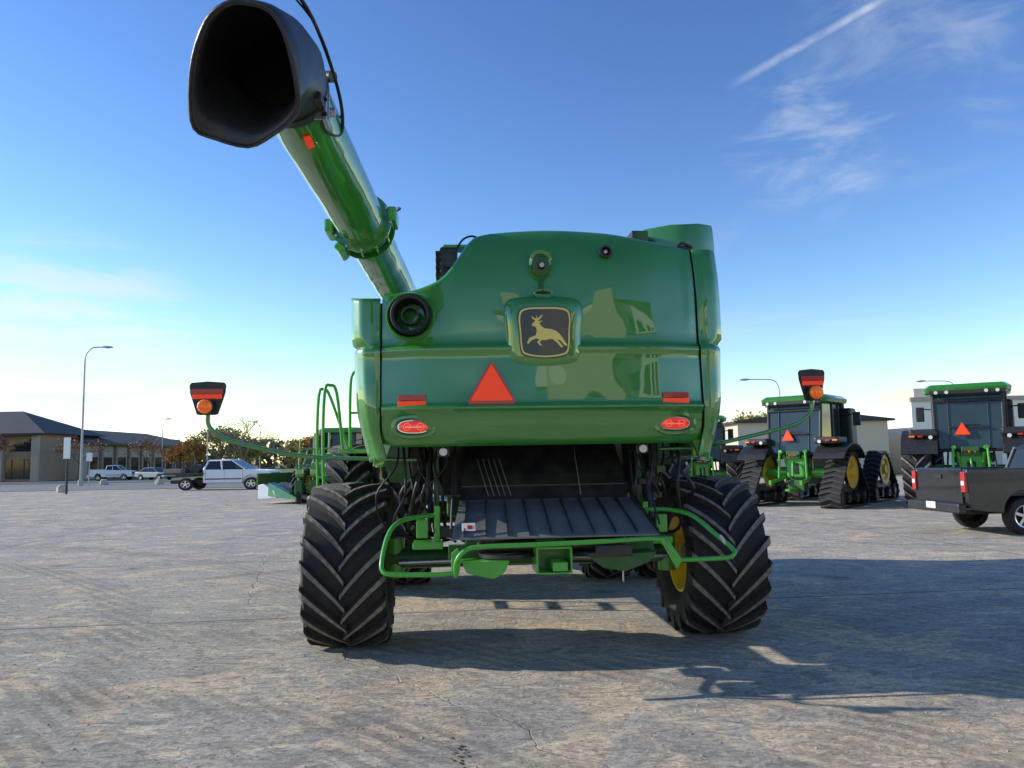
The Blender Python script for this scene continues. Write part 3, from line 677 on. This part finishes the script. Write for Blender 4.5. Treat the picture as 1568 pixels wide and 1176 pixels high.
def sedan(loc,rz,paint):
    P=empty('silver_sedan',loc,rz)
    z0=.32
    pts=[(.05,.4)]+arch(.95,.36,z0)+arch(3.6,.36,z0)+[(4.4,z0),(4.5,.5),(4.45,.72),(3.4,.92),(.5,.95),(.08,.9)]
    prism('body',pts,'y',-.86,.86,paint,P,.05)
    loft('cabin_glass',[[(.6,-.76,.92),(3.3,-.76,.92),(3.3,.76,.92),(.6,.76,.92)],[(1.3,-.58,1.38),(2.5,-.58,1.38),(2.5,.58,1.38),(1.3,.58,1.38)]],GLASS,P,False,True)
    box('roof',(1.9,0,1.40),(1.25,1.2,.05),paint,P,.02)
    for sg in(-1,1):
        for a,b in(((.6,.92),(1.3,1.39)),((1.95,.92),(1.9,1.39)),((3.3,.92),(2.5,1.39))):
            tube('pillar',[(a[0],sg*.755,a[1]),(b[0],sg*.59,b[1])],.035,paint,P,6,1)
        box('tail_lamp',(.06,sg*.65,.8),(.06,.3,.12),DRED,P); box('headlamp',(4.4,sg*.62,.7),(.14,.34,.12),CHROME,P)
        for xx in(.95,3.6): roadwheel(P,(xx,sg*.76,.32),sg,.32)
sedan((-43.2,90,0),Rd(-20),SILV)

I=empty('harvester_header',(-9.4,34.5,0),Rd(65))
prism('header_trough',[(0,.25),(.1,.55),(.7,.85),(1.0,.8),(1.0,.2)],'x',-1.6,1.6,WHITE,I,.02)
box('header_back_sheet',(0,1.05,1.0),(3.2,.08,.6),DGREEN,I)
for k in range(5):
    x=-1.4+.7*k
    loft('crop_snout',[[(x-.25,.4,.35),(x+.25,.4,.35),(x+.2,.4,.9),(x-.2,.4,.9)],[(x-.03,-1.2,.12),(x+.03,-1.2,.12),(x+.03,-1.2,.18),(x-.03,-1.2,.18)]],STONE if k%2 else GREEN,I,False,True)
track(I,2.3,.4,.4,'side')
Q=empty('folded_planter',(-8.2,33,0),Rd(8))
for x in(-.9,-.3,.3,.9):
    rod('frame_mast',(x,0,.5),(x+.08,0,3.1-abs(x)*.4),.05,GREEN,Q,8)
for z in(.8,1.6,2.3): rod('frame_bar',(-1.0,0,z),(1.1,0,z),.05,GREEN,Q,8)
for k in range(4): rod('frame_brace',(-.9+.6*k,0,.8),(-.5+.5*k,0,2.3),.035,GREEN,Q,8)
for x in(-.8,-.2,.4,1.0):
    box('row_unit',(x,-.4,.7),(.3,.7,.6),DGREEN,Q,.04); rod('gauge_wheel',(x-.06,-.6,.3),(x+.06,-.6,.3),.28,RUB,Q,20)
    box('seed_box',(x,-.2,1.3),(.35,.4,.4),GREEN,Q,.05)

# ================================================================== SETTING
def ground_mat():
    m=bpy.data.materials.new('weathered_concrete'); m.use_nodes=True
    nt=m.node_tree;N=nt.nodes;Lk=nt.links;b=N['Principled BSDF']
    tc=N.new('ShaderNodeTexCoord')
    def noise(s,d=6,dist=0,vec=None,rough=.55):
        n=N.new('ShaderNodeTexNoise'); n.inputs['Scale'].default_value=s; n.inputs['Detail'].default_value=d; n.inputs['Distortion'].default_value=dist; n.inputs['Roughness'].default_value=rough
        Lk.new(vec or tc.outputs['Object'],n.inputs['Vector']); return n.outputs['Fac']
    def ramp(f,a,b_,lo=0,hi=1):
        r=N.new('ShaderNodeMapRange'); r.inputs[1].default_value=a; r.inputs[2].default_value=b_; r.inputs[3].default_value=lo; r.inputs[4].default_value=hi
        Lk.new(f,r.inputs[0]); return r.outputs[0]
    def mix(f,a,c,mode='MIX'):
        x=N.new('ShaderNodeMix'); x.data_type='RGBA'; x.blend_type=mode
        if isinstance(f,(int,float)): x.inputs[0].default_value=f
        else: Lk.new(f,x.inputs[0])
        for s,q in((6,a),(7,c)):
            if isinstance(q,tuple): x.inputs[s].default_value=(*q,1)
            else: Lk.new(q,x.inputs[s])
        return x.outputs[2]
    def math_(op,a,c=None):
        x=N.new('ShaderNodeMath'); x.operation=op
        for i,q in enumerate((a,c)):
            if q is None: continue
            if isinstance(q,(int,float)): x.inputs[i].default_value=q
            else: Lk.new(q,x.inputs[i])
        return x.outputs[0]
    def mapped(sc,rz,loc=(0,0,0)):
        mp=N.new('ShaderNodeMapping'); mp.inputs['Scale'].default_value=sc; mp.inputs['Rotation'].default_value=(0,0,rz); mp.inputs['Location'].default_value=loc; Lk.new(tc.outputs['Object'],mp.inputs[0]); return mp.outputs[0]
    big=noise(.22,6,.6); mid=noise(1.0,10,.9,None,.62); fine=noise(22,7,0,None,.68); vf=noise(120,3)
    c=mix(ramp(big,.35,.68),(.53,.48,.41),(.63,.555,.455))
    sep=N.new('ShaderNodeSeparateXYZ'); Lk.new(tc.outputs['Object'],sep.inputs[0])
    near=ramp(sep.outputs['Y'],1.0,8.5,1,0)
    right=ramp(sep.outputs['X'],-3.0,2.5,0,1)
    sand=math_('ADD',math_('ADD',math_('MULTIPLY',near,.05),math_('MULTIPLY',math_('MULTIPLY',near,right),.14)),mid)
    c=mix(ramp(noise(.45,8,1.8,mapped((1,1.6,1),.3,(7,3,0)),.6),.50,.62,0,.65),c,(.35,.325,.285))
    c=mix(ramp(sand,.53,.60,0,.92),c,(.86,.67,.45))
    c=mix(ramp(noise(1.0,10,1.6,mapped((1,2.2,1),.1,(3,1,0)),.65),.57,.62,0,.85),c,(.90,.76,.56))
    sw=noise(2.6,10,2.6,mapped((1.0,2.4,1),.25),.70)
    sw2=noise(7.0,9,3.0,mapped((1.0,1.8,1),-.5,(5,2,0)),.68)
    c=mix(ramp(sw,.39,.49,.70,0),c,(.25,.225,.19))
    c=mix(ramp(sw2,.43,.50,.50,0),c,(.27,.235,.19))
    fl=math_('ABSOLUTE',math_('SUBTRACT',noise(1.9,9,1.8,mapped((1,1.7,1),.5,(2,9,0)),.6),.5))
    fl2=math_('ABSOLUTE',math_('SUBTRACT',noise(4.3,8,1.2,mapped((1,1.5,1),-.2,(1,4,0)),.6),.52))
    msk=ramp(noise(.8,5,.5,mapped((1,1,1),0,(11,5,0))),.42,.58)
    c=mix(math_('MULTIPLY',ramp(fl,.0,.014,.75,0),msk),c,(.16,.14,.115))
    c=mix(math_('MULTIPLY',ramp(fl2,.0,.016,.6,0),math_('SUBTRACT',1.0,msk)),c,(.18,.155,.125))
    # tyre scuff arcs with cross bars of the tread
    wv=N.new('ShaderNodeTexWave'); wv.wave_type='BANDS'; wv.bands_direction='DIAGONAL'; wv.inputs['Scale'].default_value=2.6; wv.inputs['Distortion'].default_value=1.5; wv.inputs['Detail'].default_value=3; Lk.new(tc.outputs['Object'],wv.inputs['Vector'])
    bars=ramp(wv.outputs['Fac'],.35,.6,.25,1)
    for cx_,cy_,rad,wd,am in((-4.5,-1.0,7.2,.30,.5),(-4.5,-1.0,9.2,.30,.45),(9,-3,10.5,.32,.5),(9,-3,12.6,.32,.45),(-16,3,13.0,.34,.5),(-16,3,15.2,.34,.45)):
        sub=N.new('ShaderNodeVectorMath'); sub.operation='DISTANCE'; sub.inputs[1].default_value=(cx_,cy_,0); Lk.new(tc.outputs['Object'],sub.inputs[0])
        dd=math_('ABSOLUTE',math_('SUBTRACT',sub.outputs['Value'],rad))
        c=mix(math_('MULTIPLY',math_('MULTIPLY',ramp(dd,wd*.5,wd,am,0),bars),ramp(sw,.38,.55,.3,1)),c,(.22,.20,.175))
    c=mix(ramp(fine,.52,.66,0,.40),c,(.90,.77,.59))
    c=mix(ramp(fine,.34,.45,.50,0),c,(.22,.195,.16))
    nv=N.new('ShaderNodeTexNoise'); nv.inputs['Scale'].default_value=1.6; nv.inputs['Detail'].default_value=6; Lk.new(tc.outputs['Object'],nv.inputs['Vector'])
    add=N.new('ShaderNodeVectorMath'); add.operation='MULTIPLY_ADD'; add.inputs[1].default_value=(.5,.5,0); Lk.new(nv.outputs['Color'],add.inputs[0]); Lk.new(tc.outputs['Object'],add.inputs[2])
    vo=N.new('ShaderNodeTexVoronoi'); vo.feature='DISTANCE_TO_EDGE'; vo.inputs['Scale'].default_value=.16; Lk.new(add.outputs[0],vo.inputs['Vector'])
    crack=ramp(vo.outputs['Distance'],.0,.0018,1,0)
    c=mix(math_('MULTIPLY',crack,ramp(noise(.9),.48,.62,0,.5)),c,(.16,.14,.12))
    br=N.new('ShaderNodeTexBrick'); br.offset=0; br.inputs['Scale'].default_value=1; br.inputs['Brick Width'].default_value=19; br.inputs['Row Height'].default_value=5.2; br.inputs['Mortar Size'].default_value=.022; br.inputs['Mortar Smooth'].default_value=.3
    Lk.new(mapped((1,1,1),-.12,(9.0,1.2,0)),br.inputs['Vector'])
    joint=math_('MULTIPLY',br.outputs['Fac'],ramp(noise(1.1),.35,.55,.3,.9))
    c=mix(joint,c,(.14,.125,.11))
    v2=N.new('ShaderNodeTexVoronoi'); v2.inputs['Scale'].default_value=.55; Lk.new(add.outputs[0],v2.inputs['Vector'])
    c=mix(ramp(v2.outputs['Distance'],.02,.14,.65,0),c,(.18,.16,.14))
    v3=N.new('ShaderNodeTexVoronoi'); v3.inputs['Scale'].default_value=2.3; Lk.new(add.outputs[0],v3.inputs['Vector'])
    c=mix(ramp(v3.outputs['Distance'],.01,.05,.7,0),c,(.12,.11,.10))
    Lk.new(c,b.inputs['Base Color']); b.inputs['Roughness'].default_value=.95
    b.inputs['Specular IOR Level'].default_value=.12
    h=math_('ADD',math_('MULTIPLY',sw,1.0),math_('ADD',math_('MULTIPLY',fine,.35),math_('MULTIPLY',vf,.10)))
    h=math_('ADD',h,math_('MULTIPLY',sw2,.6))
    h=math_('SUBTRACT',h,math_('MULTIPLY',crack,.4)); h=math_('SUBTRACT',h,math_('MULTIPLY',br.outputs['Fac'],.4))
    bp=N.new('ShaderNodeBump'); bp.inputs['Strength'].default_value=.95; bp.inputs['Distance'].default_value=.045
    Lk.new(h,bp.inputs['Height']); Lk.new(bp.outputs[0],b.inputs['Normal'])
    return m
GRASS=mat('dry_lawn_grass',(.13,.155,.04),.95,0,0,.35,.4,.5,6)
ASPH=mat('asphalt_road',(.19,.18,.165),.9,0,0,.2,.3,.3,30)
def sheet(name,x0,x1,y0,y1,z,m): return mk(name,[(x0,y0,z),(x1,y0,z),(x1,y1,z),(x0,y1,z)],[(0,1,2,3)],m)
sheet('ground',-1500,1500,-600,2500,-.008,GRASS)
sheet('concrete_yard',-140,160,-120,56,0,ground_mat())
sheet('asphalt_road',-200,13,56.3,78,-.004,ASPH)
sheet('parking_lot',-75,-28,86,94,-.004,ASPH)
box('kerb',(-60,78.15,.05),(150,.25,.16),CONC2,None,.02)
box('kerb.001',(-60,56.15,.03),(120,.25,.08),CONC2,None,.02)
v=[];f=[]
for k in range(90):
    t=random.random(); X=-.42+.28*t+random.gauss(0,.03); Y=3.75+1.3*(1-t)+random.gauss(0,.05); r=random.choice([.005,.008,.011,.017]); st=len(v)
    for q in range(8): v.append((X+r*math.cos(q*math.pi/4)*random.uniform(.7,1.4),Y+r*math.sin(q*math.pi/4)*random.uniform(.7,1.4),.004))
    f.append(tuple(range(st,st+8)))
mk('oil_drips',v,f,mat('oil_stain',(.06,.055,.05),.5))
v=[];f=[]
for k in range(2600):
    Y=2.8+11*random.random()**1.6; X=random.uniform(-.75,.75)*(Y+1.5); r=random.choice([.004,.005,.007,.010,.014]); st=len(v)
    q=random.random()*6
    for j in range(4): v.append((X+r*math.cos(q+j*1.57)*random.uniform(.7,1.3),Y+r*math.sin(q+j*1.57)*random.uniform(.7,1.3),.001))
    v.append((X+r*.2,Y,r*.8)); f+=[(st+j,st+(j+1)%4,st+4) for j in range(4)]
mk('loose_gravel',v,f,mat('grit',(.38,.32,.25),.9,0,0,.5,3),None)

B=empty('office_building',(-56,95,0))
box('walls_east_wing',(-6,24,2.4),(11.9,36,4.8),STONE,B,0)
box('walls_front_block',(-15,6,2.9),(26,12,5.8),BRICK,B,0)
def hip(name,x0,x1,y0,y1,z,h,ov,m):
    x0-=ov;x1+=ov;y0-=ov;y1+=ov
    w=min(x1-x0,y1-y0)/2
    if x1-x0>y1-y0: r=[(x0+w,(y0+y1)/2,z+h),(x1-w,(y0+y1)/2,z+h)]; f=[(0,1,5,4),(1,2,5),(2,3,4,5),(3,0,4)]
    else: r=[((x0+x1)/2,y0+w,z+h),((x0+x1)/2,y1-w,z+h)]; f=[(0,1,4),(1,2,5,4),(2,3,5),(3,0,4,5)]
    v=[(x0,y0,z),(x1,y0,z),(x1,y1,z),(x0,y1,z)]+r
    mk(name,v,f+[(3,2,1,0)],m,B)
hip('roof_front_block',-28,-2,0,12,5.8,3.2,1.4,ROOF)
hip('roof_east_wing',-12,0,6,42,4.8,2.2,1.2,ROOF)
box('fascia_front',(-15,-1.38,5.68),(28.6,.08,.3),BLKPIPE,B,0)
box('fascia_east',(1.18,24.5,4.68),(.08,37,.3),BLKPIPE,B,0)
for k in range(6):
    x=-26+k*4.3
    box('ground_window',(x,-.04,1.5),(3.0,.12,2.4),GLASS,B,0); box('upper_window',(x,-.04,4.4),(3.0,.12,1.5),GLASS,B,0)
    box('stone_pier',(x+2.15,-.25,2.8),(.8,.5,5.6),STONE,B,.02)
    for q in(-.75,.75): box('mullion',(x+q,-.12,1.5),(.08,.08,2.4),BLACK,B,0)
for k in range(9):
    y=8.5+k*3.8
    box('side_window',(-.04,y,1.9),(.16,2.2,2.0),GLASS,B,0); box('side_sill',(.06,y,.82),(.2,2.4,.14),STONE,B,0)
    box('side_pier',(.15,y+1.9,2.35),(.3,.5,4.6),BRICK,B,0)
W=empty('metal_warehouse',(20,62,0))
box('low_wall',(4,6,2.2),(12,12,4.4),WARE2,W,0)
prism('low_roof',[(-2.4,4.4),(4,5.2),(10.4,4.4),(10.4,4.25),(-2.4,4.25)],'y',-.5,12.5,ROOF,W,0)
box('main_wall',(45,8,2.9),(66,16,5.8),WARE,W,0)
box('parapet',(45,-.03,5.9),(66.3,.3,.35),STONE,W,0)
box('raised_block',(18.0,10,6.4),(4.2,6,1.9),WARE2,W,0)
for k in range(8): box('roller_door',(17+7*k,-.04,1.9),(3.8,.1,3.8),DOORM,W,0)
for k in range(3): box('office_window',(0+3*k,-.06,1.6),(1.6,.1,1.2),GLASS,W,0)
# dealership showroom standing behind the photographer (mirrored in the paint)
W2=empty('dealership_showroom',(10.5,-13.5,0),Rd(30))
box('main_wall',(0,-6,5.0),(13,12,10.0),WARE,W2,0)
box('entrance_gable',(-3.6,.9,5.9),(2.6,1.6,11.8),WARE2,W2,0)
box('side_block',(10.2,-6,3.4),(7,11,6.8),WARE,W2,0)
box('roof_band',(0,.06,9.6),(13.3,.2,.7),DGREEN,W2,0)
for k in range(4): box('tall_window',(-1.0+2.1*k,.05,4.4),(1.2,.12,7.4),GLASS,W2,0)
box('canopy',(3,1.5,3.0),(7,3,.3),BLACK,W2,0)
for x in(0,6): rod('canopy_post',(x,2.8,0),(x,2.8,3.0),.1,POLE,W2)

def street_lamp(loc,h,arm,rz,r=.11):
    P=empty('street_lamp',loc,rz)
    tube('pole',[(0,0,0),(0,0,h*.35),(0,0,h*.7),(0,0,h-1.2)],[r,r*.85,r*.7,r*.6],POLE,P,10,1)
    tube('arm',[(0,0,h-1.25),(.12,0,h-.6),(.6,0,h-.1),(arm*.6,0,h),(arm,0,h)],r*.5,POLE,P,8)
    loft('luminaire',[[(arm-.1,-.1,h-.05),(arm-.1,.1,h-.05),(arm-.1,.1,h+.08),(arm-.1,-.1,h+.08)],[(arm+.3,-.18,h-.1),(arm+.3,.18,h-.1),(arm+.3,.14,h+.1),(arm+.3,-.14,h+.1)],[(arm+.8,-.1,h-.06),(arm+.8,.1,h-.06),(arm+.8,.08,h+.04),(arm+.8,-.08,h+.04)]],POLE,P,False,True)
    rod('base',(0,0,0),(0,0,.5),r*2,CONC2,P)
street_lamp((-39.2,70.5,0),12.6,1.7,0)
street_lamp((-52,115,0),8.5,.6,0,.09)
street_lamp((26,75,0),9.0,3.0,Rd(180),.09)
street_lamp((46,80,0),9.0,3.2,Rd(180),.09)
street_lamp((-38.5,118,0),8.0,.5,Rd(180),.09)
P=empty('pole_sign',(-28.3,49.3,0))
rod('post',(0,0,0),(0,0,3.6),.07,BLACK,P); box('sign_panel',(0,-.09,2.9),(.42,.05,1.35),WHITE,P,.01)
P=empty('traffic_sign',(-36,66,0)); rod('post',(0,0,0),(0,0,2.9),.04,POLE,P); box('sign_face',(0,-.06,2.5),(.5,.03,.7),WHITE,P)
P=empty('utility_pole',(-26,66,0)); rod('post',(0,0,0),(0,0,4.6),.05,POLE,P); box('cap_bracket',(0,0,4.6),(.2,.1,.08),BLACK,P)
for k,(x,y) in enumerate(((-30.4,52.5),(-37.6,71.5),(-31.4,69))):
    n=10
    rings=[]
    for z,r in((0,.34),(.15,.38),(.35,.34),(.5,.2)):
        rings.append([(r*math.cos(t)*random.uniform(.8,1.2),r*math.sin(t)*random.uniform(.8,1.2),z*random.uniform(.95,1.05)) for t in [2*math.pi*q/n for q in range(n)]])
    o=loft('landscape_rock',rings,STONE,None,cap=True,ang=30); o.location=(x,y,0)

def leafmat(name,c): return mat(name,c,.8,0,0,.45,.9)
LORANGE=leafmat('leaves_orange',(.40,.20,.045)); LRUST=leafmat('leaves_rust',(.28,.13,.08)); LYEL=leafmat('leaves_yellow_green',(.34,.29,.07)); LGRN=leafmat('leaves_dull_green',(.12,.14,.045)); LTAN=leafmat('leaves_tan',(.28,.17,.12))
def tree(name,loc,h,cr,leaf,nleaf,ls=.22,trunk=.35):
    P=empty(name,loc,random.uniform(0,6))
    v=[];f=[];tips=[]
    def seg(a,b,r0,r1):
        t=(b-a).normalized(); u=t.cross(Vector((.3,.9,.1))).normalized(); w=t.cross(u); st=len(v)
        for p,r in((a,r0),(b,r1)):
            for k in range(5):
                q=2*math.pi*k/5; v.append(p+u*math.cos(q)*r+w*math.sin(q)*r)
        for k in range(5): f.append((st+k,st+(k+1)%5,st+5+(k+1)%5,st+5+k))
    def grow(p,d,l,r,dep):
        q=p+d*l; seg(p,q,r,r*.65)
        tips.append(q)
        if dep==0: return
        for k in range(random.choice([2,3,3])):
            a=Vector((random.gauss(0,1),random.gauss(0,1),random.gauss(.25,.6))).normalized()
            nd=(d*.9+a*.75).normalized()
            grow(q,nd,l*random.uniform(.6,.85),r*.6,dep-1)
    base=Vector((0,0,0)); top=Vector((0,0,h*trunk))
    seg(base,top,h*.022,h*.016)
    for k in range(5):
        a=k*1.25+random.uniform(-.3,.3)
        grow(top,Vector((math.cos(a)*.6*cr/(h*.4),math.sin(a)*.6*cr/(h*.4),1)).normalized(),h*.2,h*.011,4)
    mk('trunk_and_limbs',v,f,BARK,P)
    v=[];f=[]
    for k in range(nleaf):
        t=random.choice(tips); p=t+Vector((random.gauss(0,.35),random.gauss(0,.35),random.gauss(0,.3)))*cr*.3
        n_=Vector((random.gauss(0,1),random.gauss(0,1),random.gauss(0,1))).normalized(); u=n_.orthogonal().normalized(); w=n_.cross(u); s=ls*random.uniform(.5,1.3); st=len(v)
        v+= [p+u*s,p+w*s*.6,p-u*s,p-w*s*.6]; f.append((st,st+1,st+2,st+3))
    if nleaf: mk('foliage',v,f,leaf,P,fix=False)
tree('autumn_tree',(-61,88,0),6.2,2.6,LRUST,1800,.2)
tree('autumn_tree',(-64.5,86,0),5.6,2.4,LORANGE,1100,.2)
tree('autumn_tree',(-52,93,0),5.6,2.8,LRUST,420,.14)
tree('autumn_tree',(-46,98,0),5.6,2.4,LRUST,600,.13)
tree('autumn_tree',(-43.0,103,0),6.0,2.8,LORANGE,2600,.22,.2)
tree('autumn_tree',(-40.0,106,0),7.2,3.2,LYEL,2600,.20)
tree('bare_tree',(-32,92,0),9.0,3.8,LTAN,260,.10,.25)
tree('bare_tree',(-36,100,0),8.0,3.4,LTAN,200,.10,.25)
tree('autumn_tree',(-37,108,0),6.6,3.0,LYEL,3000,.22,.2)
tree('autumn_tree',(-30,110,0),6.4,3.0,LYEL,3000,.22,.2)
tree('autumn_tree',(-26,104,0),6.4,3.0,LORANGE,2600,.22,.2)
tree('autumn_tree',(27,86,0),8.0,3.2,LYEL,2200,.26,.2)
tree('autumn_tree',(31,92,0),8.4,3.2,LGRN,2200,.26,.2)
tree('autumn_tree',(36,98,0),8.4,3.2,LORANGE,2000,.26,.2)
v=[];f=[]
for k in range(14000):
    X=random.uniform(-330,260); Y=230+random.uniform(-15,15)
    H=5.0+2.2*math.sin(X*.05)+1.8*math.sin(X*.17+1)+1.3*math.sin(X*.43)
    z=random.uniform(0,1)**.8*max(H,2.5); p=Vector((X,Y,z)); s=random.uniform(.5,1.3)
    n_=Vector((random.gauss(0,1),random.gauss(0,1),random.gauss(0,1))).normalized(); u=n_.orthogonal().normalized(); w=n_.cross(u); st=len(v)
    v+=[p+u*s,p+w*s,p-u*s,p-w*s]; f.append((st,st+1,st+2,st+3))
mk('distant_tree_line',v,f,leafmat('distant_foliage',(.17,.155,.08)),None,fix=False)

# ================================================================== LIGHT, SKY, CAMERA
EL,AZ=Rd(24),Rd(9)
sd=Vector((-math.cos(AZ)*math.cos(EL),math.sin(AZ)*math.cos(EL),math.sin(EL)))
ld=bpy.data.lights.new('sun','SUN'); ld.energy=5.0; ld.angle=Rd(.5); ld.color=(1,.945,.85)
so=bpy.data.objects.new('sun',ld); COL.objects.link(so); so.rotation_euler=sd.to_track_quat('Z','Y').to_euler(); so.location=(-20,0,30)
w=bpy.data.worlds.new('World'); scene.world=w; w.use_nodes=True
nt=w.node_tree;N=nt.nodes;K=nt.links;N.clear()
out=N.new('ShaderNodeOutputWorld'); bg=N.new('ShaderNodeBackground'); bg.inputs[1].default_value=.15
sky=N.new('ShaderNodeTexSky'); sky.sky_type='NISHITA'; sky.sun_disc=False; sky.sun_elevation=EL; sky.sun_rotation=math.atan2(sd.x,sd.y)%(2*math.pi)
sky.air_density=1.15; sky.dust_density=.0; sky.ozone_density=2.4; sky.altitude=200
# deepen the clear-air sky (contrast of a polarised autumn sky)
hs=N.new('ShaderNodeHueSaturation'); hs.inputs['Hue'].default_value=.508; hs.inputs['Saturation'].default_value=1.10; hs.inputs['Value'].default_value=.15*1.35; K.new(sky.outputs[0],hs.inputs['Color'])
gm=N.new('ShaderNodeGamma'); gm.inputs[1].default_value=1.32; K.new(hs.outputs[0],gm.inputs[0])
sc_=N.new('ShaderNodeVectorMath'); sc_.operation='SCALE'; sc_.inputs['Scale'].default_value=1.08/.15; K.new(gm.outputs[0],sc_.inputs[0])
tc=N.new('ShaderNodeTexCoord'); DIR=tc.outputs['Generated']
def M(op,a,b=None):
    x=N.new('ShaderNodeMath'); x.operation=op
    for i,q in enumerate((a,b)):
        if q is None: continue
        if isinstance(q,(int,float)): x.inputs[i].default_value=q
        else: K.new(q,x.inputs[i])
    return x.outputs[0]
def dot(vec):
    x=N.new('ShaderNodeVectorMath'); x.operation='DOT_PRODUCT'; x.inputs[1].default_value=vec; K.new(DIR,x.inputs[0]); return x.outputs['Value']
def MR(f,a,b,lo,hi,sm=True):
    r=N.new('ShaderNodeMapRange'); r.interpolation_type='SMOOTHSTEP' if sm else 'LINEAR'
    for i,q in enumerate((a,b,lo,hi)): r.inputs[i+1].default_value=q
    K.new(f,r.inputs[0]); return r.outputs[0]
def NZ(scale,sc,det=8,dist=0,rot=(0,0,0)):
    mp=N.new('ShaderNodeMapping'); mp.inputs['Scale'].default_value=sc; mp.inputs['Rotation'].default_value=rot; K.new(DIR,mp.inputs[0])
    n=N.new('ShaderNodeTexNoise'); n.inputs['Scale'].default_value=scale; n.inputs['Detail'].default_value=det; n.inputs['Distortion'].default_value=dist; n.inputs['Roughness'].default_value=.6
    K.new(mp.outputs[0],n.inputs['Vector']); return n.outputs['Fac']
def D(az,el): a,e=Rd(az),Rd(el); return Vector((math.sin(a)*math.cos(e),math.cos(a)*math.cos(e),math.sin(e)))
def blob(az,el,r): return MR(dot(D(az,el)),math.cos(Rd(r)),math.cos(Rd(r*.1)),0,1)
def streak(a,b,wd,amp,noise):
    A,Bv=D(*a),D(*b); n_=A.cross(Bv).normalized(); mid=(A+Bv).normalized(); half=A.angle(Bv)/2
    d=M('ABSOLUTE',dot(n_)); line=MR(d,0,Rd(wd),1,0)
    return M('MULTIPLY',M('MULTIPLY',M('MULTIPLY',line,MR(dot(mid),math.cos(half*1.2),math.cos(half*.3),0,1)),noise),amp)
n1=MR(NZ(8,(1,1,2.6),10,.45,(0,.7,0)),.42,.78,0,1)
n2=MR(NZ(14,(1,1,1.5),9,.8,(0,.6,0)),.25,.72,0.15,1)
n3=MR(NZ(3.6,(1,1,8),9,.5),.46,.70,0,1)
parts=[streak((17.5,25.6),(32,29.8),.42,.62,n2),
       M('MULTIPLY',M('MULTIPLY',blob(22.0,21,6.5),n1),.48),
       M('MULTIPLY',M('MULTIPLY',blob(29,25,9),n1),.28),
       streak((14.5,15.0),(28,25),1.6,.32,n1),
       M('MULTIPLY',M('MULTIPLY',MR(dot((0,0,1)),.01,.05,0,1),MR(dot((0,0,1)),.20,.06,0,1)),M('MULTIPLY',n3,.75)),
       M('MULTIPLY',M('MULTIPLY',blob(-30,5,11),MR(NZ(6,(1,1,6),9,.5),.34,.60,0,1)),.85)]
s=parts[0]
for p in parts[1:]: s=M('MAXIMUM',s,p)
mx=N.new('ShaderNodeMix'); mx.data_type='RGBA'; K.new(s,mx.inputs[0]); K.new(sc_.outputs[0],mx.inputs[6]); mx.inputs[7].default_value=(5.8,6.1,6.5,1)
K.new(mx.outputs[2],bg.inputs[0]); K.new(bg.outputs[0],out.inputs[0])

cd=bpy.data.cameras.new('camera'); cam=bpy.data.objects.new('camera',cd); COL.objects.link(cam)
cd.sensor_width=36; cd.lens=27.2; cd.clip_end=4000; cd.clip_start=.05
cam.matrix_world=Matrix.Translation((0,0,1.75))@Matrix.Rotation(Rd(90+5.5),4,'X')@Matrix.Rotation(Rd(-1.0),4,'Z')
scene.camera=cam
